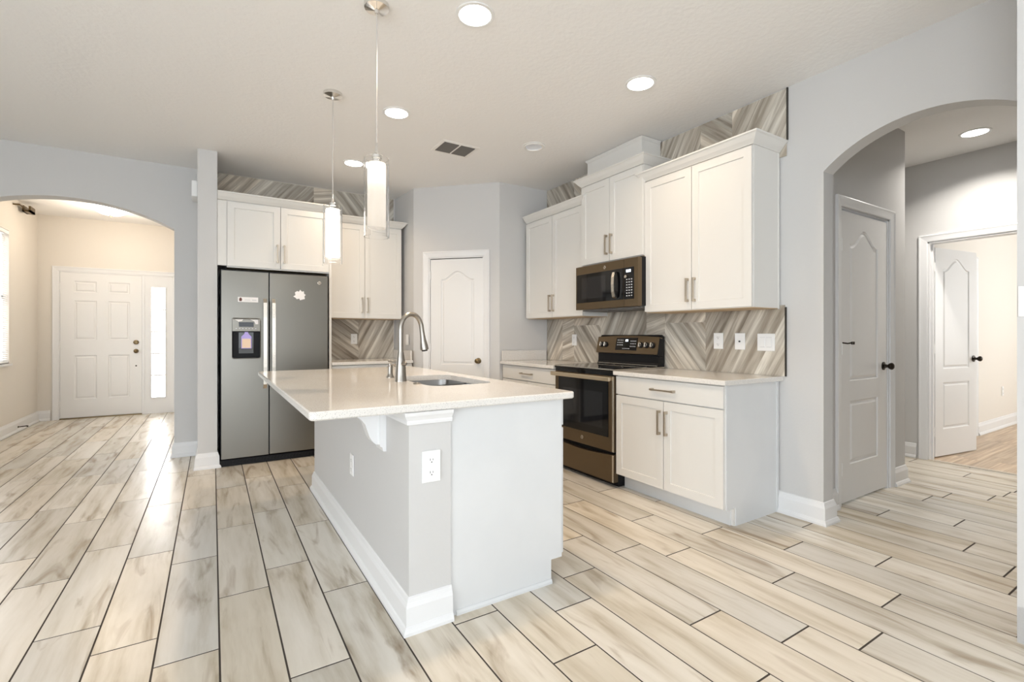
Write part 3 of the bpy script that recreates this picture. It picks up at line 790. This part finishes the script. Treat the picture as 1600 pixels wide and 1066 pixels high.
MB().tube([(0, 0, .083), (.03, -.035, .090), (.055, -.060, .083), (.062, -.068, .070)], [.008, .007, .0065, .006], 12).build('nozzle', M_steel, T, smooth=40)
o = MB().lathe([(0, .009), (.010, .009), (.012, .006), (.021, .005), (.024, 0), (0, 0)], (0, 0, 0), 24).build('air_switch_button', M_steel, None, smooth=40, label='round steel air switch button set in the island top near the sink', cat='button'); o.location = (.985, 2.60, .920)

# ------------------------------------------------------------------ appliances
def emblem(parent, loc, r, rot, m_ring=None):
    """round script monogram badge"""
    mb = MB()
    mb.lathe([(0, 0), (r, 0), (r, .003), (r*.9, .004), (r*.86, .0025), (0, .0025)], loc, 28, rot=rot)
    b = mb.build('badge', M_edge, parent, smooth=40, label='round monogram badge')
    L = Matrix.Translation(loc) @ rot
    mb = MB()
    for sg in (-1, 1):
        P = []
        for i in range(17):
            t = i/16*1.7*PI+.4
            P.append(L @ Vector((sg*(r*.30+r*.26*math.cos(t)), sg*0+r*.38*math.sin(t), .0032)))
        mb.tube(P, r*.055, 6)
    mb.tube([L @ Vector((-r*.3, 0, .0032)), L @ Vector((0, -r*.1, .0032)), L @ Vector((r*.55, 0, .0032))], r*.05, 6)
    for q in range(4):
        a = q*PI/2+PI/4
        mb.tube([L @ Vector((r*.62*math.cos(a+d), r*.62*math.sin(a+d), .0032)) for d in (-.5, -.2, .1, .4)], r*.05, 6)
    mb.build('monogram', M_slate2 if m_ring is None else m_ring, b)
    return b
RF = Matrix.Rotation(PI/2, 4, 'X')
# refrigerator: local x 0..0.92, y 0 = door face, z floor
T = thing('refrigerator', 'slate grey side by side refrigerator with ice dispenser between partition and cabinet', 'refrigerator', (.053, 5.055, 0))
MB().box(.005, .925, .075, .68, .02, 1.795, .003).build('body', M_black, T)
MB().box(.0, .93, .022, .078, .005, .060).build('base_grille', M_black, T)
MB().box(.01, .92, .040, .078, 1.775, 1.80).build('top_cap', M_black, T)
mb = MB()
for i in range(26): mb.box(.10+i*.028, .116+i*.028, .018, .024, .020, .045)
mb.build('grille_slot', M_black, T)
gapx = .398
# left door with dispenser recess (built as frame around the recess)
dx0, dx1, dz0, dz1 = .095, .325, .985, 1.352
mb = MB(); bm = mb.bm
def doorslab(bm, x0, x1, z0, z1, y0, y1, holes=()):
    O = [bm.verts.new((p[0], y0, p[1])) for p in rect(x0, x1, z0, z1)]
    es = [bm.edges.new((O[i], O[(i+1) % 4])) for i in range(4)]
    Hs = []
    for h in holes:
        H = [bm.verts.new((p[0], y0, p[1])) for p in h]; n = len(H); es += [bm.edges.new((H[i], H[(i+1) % n])) for i in range(n)]
        K = [bm.verts.new((p[0], y0+.05, p[1])) for p in h]
        Hs.append((H, K))
    bmesh.ops.triangle_fill(bm, use_beauty=True, edges=es)
    for H, K in Hs:
        n = len(H)
        for i in range(n): bm.faces.new((H[i], H[(i+1) % n], K[(i+1) % n], K[i]))
    B = [bm.verts.new((p[0], y1, p[1])) for p in rect(x0, x1, z0, z1)]; bm.faces.new(B)
    for i in range(4): bm.faces.new((O[i], O[(i+1) % 4], B[(i+1) % 4], B[i]))
doorslab(bm, .012, gapx-.005, .075, 1.785, 0, .068, [[(p[0], p[1]) for p in rrect(dx0, dx1, dz0, dz1, .018, 4)]])
dl = mb.build('door', M_slate, T, label='freezer door with dispenser')
MB().box(gapx+.005, .925, 0, .068, .075, 1.785, .004).build('door', M_slate, T, label='wide refrigerator door')
for hx in (gapx-.036, gapx+.036):
    mb = MB()
    P = [(hx, -.012, .70), (hx, -.045, .74), (hx, -.052, .90), (hx, -.054, 1.12), (hx, -.052, 1.36), (hx, -.045, 1.50), (hx, -.012, 1.54)]
    for a, b in zip(P, P[1:]):
        mb.prism([(a[1]-.007, a[2]), (a[1]+.007, a[2]), (b[1]+.007, b[2]), (b[1]-.007, b[2])], hx-.015, hx+.015, 'YZ')
    mb.box(hx-.014, hx+.014, -.018, 0, .70, .73).box(hx-.014, hx+.014, -.018, 0, 1.51, 1.54)
    mb.build('handle', M_edge, T, label='tall bright steel bar handle')
# dispenser
MB().sweep([(p[0], p[1]) for p in rrect(dx0, dx1, dz0, dz1, .018, 4)], [(0, -.004), (.008, -.003), (.008, .002), (-.004, .006)], closed=True, plane='XZ').build('dispenser_bezel', M_slate, T)
MB().box(dx0, dx1, .046, .05, dz0, dz1).build('dispenser_cavity', M_black, T)
dpn = MB().prism([(.0, 1.350), (-.003, 1.345), (.004, 1.235), (.046, 1.228), (.046, 1.350)], dx0+.003, dx1-.003, 'YZ').build('dispenser_panel', M_slate, T)
MB().box(dx0+.055, dx1-.055, -.0035, .010, 1.275, 1.318).build('display', M_glossb, dpn)
mb = MB()
for i in range(7): mb.box(dx0+.030+i*.026, dx0+.040+i*.026, -.001, .01, 1.256, 1.262)
mb.build('button', M_print, dpn)
mb = MB(); mb.prism([(dx0+.02, 1.342), (dx0+.09, 1.343), (dx0+.08, 1.328), (dx0+.05, 1.322), (dx0+.045, 1.330)], -.0045, -.002, 'XZ'); mb.build('torn_film', M_paper, dpn, label='torn white protective film'); mb = MB(); mb.prism([(dx1-.085, 1.343), (dx1-.02, 1.342), (dx1-.018, 1.300), (dx1-.04, 1.300), (dx1-.05, 1.325)], -.0045, -.002, 'XZ'); mb.build('torn_film', M_paper, dpn, label='torn white protective film')
MB().prism([(.040, 1.225), (.044, 1.08), (.030, 1.03), (.022, 1.03), (.034, 1.08), (.030, 1.225)], dx0+.055, dx1-.055, 'YZ').build('paddle', mat('paddle_grey', (.10, .11, .12), .25), T)
MB().box(dx0+.004, dx1-.004, .004, .046, dz0, dz0+.012).build('drip_tray', M_black, T)
emblem(T, (.845, -.001, 1.715), .018, RF)
# papers on the fridge
T = thing('tag', 'lilac and peach hang tag inside the refrigerator dispenser', 'tag', (.053, 5.055, 1.07))
x0 = dx0+.075
MB().prism([(x0, .005), (x0+.083, .005), (x0+.083, .115), (x0+.060, .140), (x0+.055, .158), (x0+.028, .158), (x0+.023, .140), (x0, .115)], .016, .018, 'XZ').build('paper', M_purple, T)
MB().box(x0+.006, x0+.077, .0145, .016, .010, .095).build('label_panel', M_peach, T)
T = thing('fridge_magnet', 'narrow white magnet strip on the left refrigerator door', 'magnet', (.195, 5.053, 1.503))
MB().box(0, .165, 0, .002, 0, .046).build('strip', M_paper, T)
MB().prism([(.012, .008), (.030, .008), (.034, .024), (.028, .040), (.016, .040), (.010, .026)], -.0006, 0, 'XZ').build('portrait', M_brownp, T)
MB().box(.055, .10, -.0005, 0, .018, .022).box(.115, .150, -.0005, 0, .016, .024).build('print', M_print, T)
o = MB().prism([(.0, .03), (.02, .045), (.015, .07), (.035, .085), (.05, .078), (.062, .098), (.078, .080), (.095, .085), (.098, .06), (.112, .05), (.100, .035), (.105, .01), (.085, .004), (.06, -.004), (.055, .012), (.03, .005), (.022, .018)], -.0015, 0, 'XZ').build('torn_sticker', M_paper, None, label='torn white paper sticker on the right refrigerator door', cat='sticker')
o.location = (.660, 5.0545, 1.542)

# microwave: local frame rz -90 ; x 0..0.76, y 0 = face ; z from base
T = thing('microwave', 'over the range slate microwave with black glass door', 'microwave', (2.85, 3.455, 1.428), R90)
WM, HM = .765, .392
MB().box(.006, WM-.006, .045, RX-2.85-.012, .006, HM+.008, .003).build('body', M_black, T)
MB().box(.03, WM-.03, .06, .36, -.012, .008).box(.12, .34, .08, .30, -.018, -.010).box(.42, .64, .08, .30, -.018, -.010).build('underside_filter', M_ventd, T)
dm = MB().box(0, .610, 0, .045, 0, HM, .004).build('door', M_slate2, T)
MB().box(.018, .608, -.003, .004, .062, .318).build('glass', M_glossb, dm)
MB().box(.085, .400, -.0038, -.002, .095, .285).build('window', M_oven, dm)
mb = MB()
P = [(-.006, .075), (-.030, .085), (-.040, .13), (-.043, .19), (-.040, .25), (-.030, .29), (-.006, .300)]
for a, b in zip(P, P[1:]): mb.prism([(a[0]-.006, a[1]), (a[0]+.006, a[1]), (b[0]+.006, b[1]), (b[0]-.006, b[1])], .512, .542, 'YZ')
mb.build('handle', M_edge, dm, label='curved bright steel handle')
emblem(dm, (.385, -.0005, .350), .015, RF)
pm = MB().box(.612, WM, 0, .045, 0, HM, .004).build('control_panel', M_slate2, T)
MB().box(.616, .722, -.003, .004, .062, .318).build('glass', M_glossb, pm)
MB().box(.640, .690, -.0045, -.003, .280, .300).build('display', M_display, pm)
mb = MB()
mb.lathe([(0, 0), (.013, 0), (.013, .012), (.010, .014), (0, .014)], (.640, -.003, .245), 20, rot=RF); mb.build('dial', M_edge, pm, smooth=40)
mb = MB()
for i in range(7):
    for j in range(3): mb.box(.640+j*.026, .654+j*.026, -.0036, -.003, .085+i*.022, .093+i*.022)
mb.build('button', M_print, pm)

# range: local rz -90 ; x 0..0.757 ; y 0 = oven door face
T = thing('range', 'slate and black freestanding electric range between the base cabinets', 'range', (2.648, 3.505, 0), R90)
WR = .757
MB().box(.003, WR-.003, .045, .60, .03, .905).build('body', M_black, T)
MB().box(.02, WR-.02, .07, .58, 0, .035).build('base', M_black, T)
MB().box(0, WR, -.005, .585, .905, .930, .004).build('cooktop', M_glossb, T)
MB().sweep([(0, .58), (0, -.006), (WR, -.006), (WR, .58)], [(0, 0), (.0025, .002), (.0025, .008), (0, .010)], base=.921).build('cooktop_rim', M_edge, T)
for cx, cy, r in ((.19, .17, .115), (.56, .16, .095), (.20, .43, .08), (.56, .42, .105)):
    q = r; MB().lathe([(q-.0012, 0), (q-.0012, .0005), (q+.0012, .0005), (q+.0012, 0)], (cx, cy, .930), 40).build('burner_ring', M_ringg, T)
MB().box(.004, WR-.004, .004, .045, .878, .905).build('vent_band', M_glossb, T)
dm = MB().box(.003, WR-.003, 0, .045, .282, .876, .004).build('oven_door', M_slate2, T)
MB().box(.055, WR-.062, -.003, .004, .392, .832).build('glass', M_glossb, dm)
MB().box(.12, WR-.125, -.0038, -.002, .455, .740).build('window', M_oven, dm)
MB().box(WR-.020, WR-.004, -.002, .004, .284, .874).build('edge_strip', M_edge, dm)
mb = MB().box(-.004, WR-.010, -.052, -.028, .838, .872, .005).box(.02, .05, -.03, 0, .842, .868).box(WR-.06, WR-.03, -.03, 0, .842, .868); mb.build('handle', mat('handle_warm_steel', (.66, .56, .42), .3, 1), dm)
emblem(dm, (WR/2, -.0005, .338), .016, RF)
mb = MB()
N = 16
pl = [(.003, .045)] + [(WR-.003, .045)] + [(WR-.003-(WR-.006)*i/N, .262-.024*math.sin(PI*i/N)) for i in range(N+1)]
mb.prism(pl, 0, .045, 'XZ'); dw = mb.build('storage_drawer', M_slate2, T)
MB().box(WR-.020, WR-.004, -.002, .004, .047, .258).build('edge_strip', M_edge, dw)
# backguard
MB().prism([(.50, .930), (.585, .930), (.585, 1.185), (.56, 1.20), (.52, 1.15), (.515, .96)], .010, WR-.008, 'YZ').build('backguard', M_black, T)
MB().box(.012, WR-.012, .494, .502, .936, .942).build('backguard_trim', M_edge, T)
# tilted control panel
tilt = Matrix.Translation((0, .492, 1.035)) @ Matrix.Rotation(math.radians(-12), 4, 'X')
mb = MB(); N = 12
top = [(WR-.004-(WR-.008)*i/N, .150+.012*math.sin(PI*i/N)) for i in range(N+1)]
mb.prism([(.004, 0), (WR-.004, 0)]+top, 0, .035, 'XZ'); cp = mb.build('control_panel', M_slate2, T); cp.matrix_local = tilt
MB().box(WR-.03, WR+.004, .002, .060, -.01, .14, .004).build('end_cap', M_black, cp)
MB().box(.255, .515, -.002, .004, .028, .142).build('glass', M_glossb, cp)
MB().box(.372, .402, -.003, -.002, .108, .126).build('display', M_display, cp)
mb = MB()
for i in range(3):
    for j in range(4): mb.box(.272+j*.020, .283+j*.020, -.0026, -.002, .072+i*.022, .080+i*.022).box(.435+j*.018, .445+j*.018, -.0026, -.002, .060+i*.024, .068+i*.024)
for j in range(7): mb.box(.345+j*.013, .352+j*.013, -.0026, -.002, .040, .047)
mb.build('button', M_print, cp)
for kx in (.070, .125, .560, .625, .690):
    kb = MB().lathe([(0, 0), (.026, 0), (.026, .010), (.022, .013), (0, .013)], (kx, 0, .078), 24, rot=RF).build('knob', M_black, cp, smooth=40)
    MB().box(kx-.006, kx+.006, -.030, -.012, .078-.021, .078+.021, .003).lathe([(.017, 0), (.0175, .012), (.015, .013), (.015, 0)], (kx, -.010, .078), 24, rot=RF).build('grip', M_chrome, kb, label='bright metal knob grip')

# ------------------------------------------------------------------ outlets and switches
def plate(name, label, cat, loc, rz, kind='outlet', w_=.072, h_=.118, m=M_white, group=None):
    T = thing(name, label, cat, loc, rz, group)
    MB().box(-w_/2, w_/2, -.006, 0, -h_/2, h_/2, .002).build('plate', m, T)
    if kind == 'outlet':
        for z in (.026, -.026):
            r_ = MB().lathe([(0, 0), (.0165, 0), (.0165, .0015), (0, .0015)], (0, -.006, z), 24, rot=RF).build('receptacle', m, T)
            MB().box(-.0075, -.0055, -.0080, -.0070, z-.002, z+.007).box(.0050, .0070, -.0080, -.0070, z-.001, z+.006).cyl((0, -.0080, z-.008), .0026, .001, 10, 'Y').build('slot', M_slot, r_)
    elif kind == 'coax':
        MB().lathe([(0, 0), (.006, 0), (.006, .006), (0, .006)], (0, -.006, 0), 16, rot=RF).build('jack', M_slot, T)
    elif kind == 'rocker2':
        for x in (-.023, .023): MB().box(x-.0165, x+.0165, -.0085, -.006, -.033, .033, .001).build('rocker', m, T); MB().box(x-.0175, x+.0175, -.0066, -.006, -.035, .035).build('rocker_gap', M_print, T)
    elif kind == 'rocker':
        MB().box(-.0165, .0165, -.0085, -.006, -.033, .033, .001).build('rocker', m, T)
    return T
wy = RXT-.001
plate('wall_outlet', 'white duplex outlet on chevron tile, leftmost of the plates right of the range', 'outlet', (wy, 2.262, 1.154), R90, w_=.078, h_=.12)
plate('cable_jack_plate', 'white coax jack plate on chevron tile between outlet and switches', 'wall plate', (wy, 2.087, 1.152), R90, 'coax', w_=.078, h_=.12)
plate('light_switch', 'white double rocker switch plate on tile nearest the arch', 'light switch', (wy, 1.893, 1.148), R90, 'rocker2', w_=.122, h_=.12)
plate('wall_outlet', 'white outlet plate on chevron tile left of the range', 'outlet', (wy, 3.973, 1.148), R90)
plate('wall_outlet', 'white duplex outlet on the grey end of the island knee wall', 'outlet', (.765, 1.859, .656), 0, w_=.080, h_=.13)
plate('wall_outlet', 'white outlet plate on the long side of the island knee wall', 'outlet', (.669, 2.775, .467), R90)
plate('wall_outlet', 'white outlet on chevron tile beside the refrigerator', 'outlet', (1.40, BY-.011, 1.155), 0)
plate('light_switch', 'white switch plate on the pantry side wall behind the faucet', 'light switch', (1.903, 5.33, 1.147), math.atan2(-.55, .04), 'rocker')
plate('wall_outlet', 'white outlet low on the foyer wall at the left edge', 'outlet', (-2.069, 7.70, .456), PI/2)
plate('wall_outlet', 'white outlet low on the far room wall past the open door', 'outlet', (8.74, 1.929, .47), 0)
plate('thermostat', 'white wall control plate on the near right wall at the frame edge', 'wall control', (COLX-.0005, .475, 1.327), R90, 'rocker', w_=.135, h_=.118)
T = thing('door_chime', 'white door chime box high on the side of the partition wall', 'door chime', (-.116, 5.40, 2.475), PI/2)
MB().box(-.12, .12, 0, .05, 0, .145, .008).build('cover', M_white, T); T.children[0].location = (0, 0, 0)
o = MB().tube([(0, 0, 0), (.012, 0, .0), (.085, -.004, .006)], [.012, .006, .0065], 10).cyl((.08, 0, 0.001), .009, .014, 12, 'X').build('door_stop', M_bronze, None, label='small dark spring door stop on the foyer baseboard', cat='door stop'); o.location = (-2.052, 8.30, .06)

# ------------------------------------------------------------------ lamps
def can(label, x, y, z=CH, power=20, color=WARM, lit=True, r=.083, group=None):
    T = thing('recessed_light', label, 'recessed light', (x, y, z), group=group)
    MB().lathe([(r, -.001), (r+.018, -.001), (r+.018, -.005), (r+.004, -.008), (r, -.006)], (0, 0, 0), 40).build('trim_ring', M_white, T, smooth=40)
    if lit:
        MB().lathe([(0, -.005), (r, -.005), (r, -.002), (0, -.002)], (0, 0, 0), 36).build('lens', M_lens, T)
        area('lamp', (0, 0, -.012), (0, 0, 0), .15, .15, power, color, math.radians(135), T, 'DISK')
    else:
        MB().lathe([(0, -.004), (r*.6, -.0045), (r, -.006), (r, -.001), (0, -.001)], (0, 0, 0), 36).build('cover', M_cool, T, smooth=40)
        MB().lathe([(r+.004, -.001), (r+.004, -.012), (r-.004, -.014), (r-.010, -.010), (r-.012, -.001)], (0, 0, 0), 40).build('raised_rim', M_vent, T, smooth=40)
    return T
can('large lit recessed light nearest the camera at the top of the photo', 1.155, 2.215, power=11)
can('lit recessed light above the cabinets nearest the arch', 2.395, 2.24, power=6)
can('lit recessed light between the two pendant cords', 1.165, 3.50, power=12)
can('lit recessed light farthest back toward the refrigerator cabinets', 1.155, 4.74, power=8)
can('unlit white round ceiling fixture right of the air vent', 2.395, 3.48, lit=False)
can('lit recessed light in the hallway beyond the arch', 5.30, 1.33, power=20, color=(1, .95, .88))
T = thing('ceiling_vent', 'dark louvered supply vent in the kitchen ceiling', 'vent', (1.835, 3.90, CH))
mb = MB().sweep([(-.15, -.11), (-.15, .11), (.15, .11), (.15, -.11)], [(0, 0), (-.028, 0), (-.026, -.003), (-.004, -.007), (0, -.006)], closed=True).box(-.006, .006, -.1095, .1095, -.0075, -.0005); mb.build('frame', M_vent, T)
mb = MB()
for sx in (-1, 1):
    for i in range(9):
        y = -.095+i*.0235; mb.prism([(y, -.001), (y+.002, -.001), (y+.014, -.008), (y+.012, -.008)], (.006 if sx > 0 else -.148), (.148 if sx > 0 else -.006), 'YZ')
mb.build('louver', M_ventd, T)
MB().box(-.15, .15, -.11, .11, -.0008, 0).build('backing', M_black, T)

def pendant(label, x, y, mf, power, bulb):
    T = thing('pendant_light', label, 'pendant light', (x, y, 1.69), group='pendants over the island')
    H = CH-1.69
    MB().lathe([(0, H), (.062, H), (.062, H-.010), (.060, H-.020), (.030, H-.026), (.012, H-.030), (.008, H-.045), (0, H-.045)], (0, 0, 0), 36).build('canopy', M_chrome, T, smooth=40)
    MB().tube([(0, 0, H-.04), (.0012, .001, H*.75), (-.001, 0, H*.6), (0, 0, .455)], .0028, 8).build('cord', M_cord, T)
    MB().lathe([(0, .475), (.005, .475), (.008, .44), (.012, .42), (.022, .415), (.024, .412), (.024, .395), (.021, .392), (.021, .385), (.024, .382), (.024, .362), (0, .362)], (0, 0, 0), 28).build('socket', M_chrome, T, smooth=30)
    ro = .0615
    MB().lathe([(ro, 0), (ro, .395), (ro-.003, .395), (ro-.003, 0), (ro, 0)], (0, 0, 0), 40).build('outer_shade', M_clear, T, smooth=40, label='clear glass outer cylinder')
    MB().lathe([(.0, .372), (.044, .370), (.0455, .362), (.0455, .045), (.043, .045), (.043, .360), (0, .366)], (0, 0, 0), 36).build('inner_shade', mf, T, smooth=40, label='white frosted inner cylinder')
    for a in (0, 2.1, 4.2): MB().tube([(.02*math.cos(a), .02*math.sin(a), .374), (.060*math.cos(a), .060*math.sin(a), .374)], .002, 6).build('spoke', M_chrome, T)
    d = bpy.data.lights.new('lamp', 'POINT'); d.energy = power; d.color = SOFT; d.shadow_soft_size = .012
    o = bpy.data.objects.new('lamp', d); COL.objects.link(o); o.parent = T; o.location = (0, 0, .30)
    if bulb: MB().lathe([(0, .355), (.012, .350), (.020, .335), (.026, .312), (.022, .285), (0, .272)], (0, 0, 0), 20).build('bulb', M_bulb, T, smooth=60)
M_frosta = bpy.data.materials.new('frosted_glass_soft'); M_frosta.use_nodes = True
def frost():
    nt = M_frosta.node_tree; nt.nodes.clear(); out = nt.nodes.new('ShaderNodeOutputMaterial')
    tl = nt.nodes.new('ShaderNodeBsdfTranslucent'); tr = nt.nodes.new('ShaderNodeBsdfTransparent'); em = nt.nodes.new('ShaderNodeEmission')
    m1 = nt.nodes.new('ShaderNodeMixShader'); m2 = nt.nodes.new('ShaderNodeAddShader')
    tl.inputs[0].default_value = (.95, .93, .9, 1); em.inputs[0].default_value = (1, .95, .88, 1); em.inputs[1].default_value = .12
    m1.inputs[0].default_value = .22
    nt.links.new(tl.outputs[0], m1.inputs[1]); nt.links.new(tr.outputs[0], m1.inputs[2])
    nt.links.new(m1.outputs[0], m2.inputs[0]); nt.links.new(em.outputs[0], m2.inputs[1]); nt.links.new(m2.outputs[0], out.inputs[0])
frost()
pendant('nearer glass cylinder pendant with its bulb showing through', .70, 2.41, M_frosta, .05, True)
pendant('farther glass cylinder pendant glowing solid white', .70, 3.45, M_frost2, 2.0, False)
# foyer flush light
T = thing('flush_ceiling_light', 'glowing bowl flush ceiling light in the foyer', 'ceiling light', (-1.13, 8.12, 2.885))
MB().lathe([(0, 0), (.10, 0), (.10, -.02), (.12, -.025), (0, -.025)], (0, 0, 0), 36).build('pan', M_brass, T, smooth=40)
MB().lathe([(.20, -.022), (.195, -.040), (.17, -.065), (.12, -.095), (.06, -.110), (0, -.114)], (0, 0, 0), 40).build('bowl', M_bowl, T, smooth=60)
MB().lathe([(0, -.112), (.016, -.114), (.018, -.122), (.008, -.130), (.010, -.136), (0, -.142)], (0, 0, 0), 20).build('finial', M_brass, T, smooth=40)
d = bpy.data.lights.new('lamp', 'POINT'); d.energy = 20; d.color = (1, .84, .66); d.shadow_soft_size = .12
o = bpy.data.objects.new('lamp', d); COL.objects.link(o); o.parent = T; o.location = (0, 0, -.32)
# small brass fixture near the foyer ceiling
T = thing('brass_bracket', 'small antique brass bracket by the foyer ceiling above the window', 'bracket', (-1.98, 8.20, 2.80))
MB().tube([(-.085, -.02, 0), (-.03, -.02, .0), (-.03, .16, .002)], .010, 8).build('arm', M_brass, T)
MB().box(-.05, .03, .16, .34, -.045, -.02).box(-.05, -.03, .16, .34, -.045, .03).box(.01, .03, .16, .34, -.045, .03).build('head', M_brass, T)

# repeats carry a common group
GROUPS = {'recessed_light': 'recessed ceiling lights', 'wall_cabinet': 'white wall cabinets', 'base_cabinet': 'white base cabinets',
          'countertop': 'white quartz countertops', 'tile_backsplash': 'chevron tile areas', 'wall_outlet': 'white wall outlets', 'light_switch': 'white light switches'}
for o in COL.objects:
    g = GROUPS.get(o.name.split('.')[0])
    if g and o.parent is None: o['group'] = g
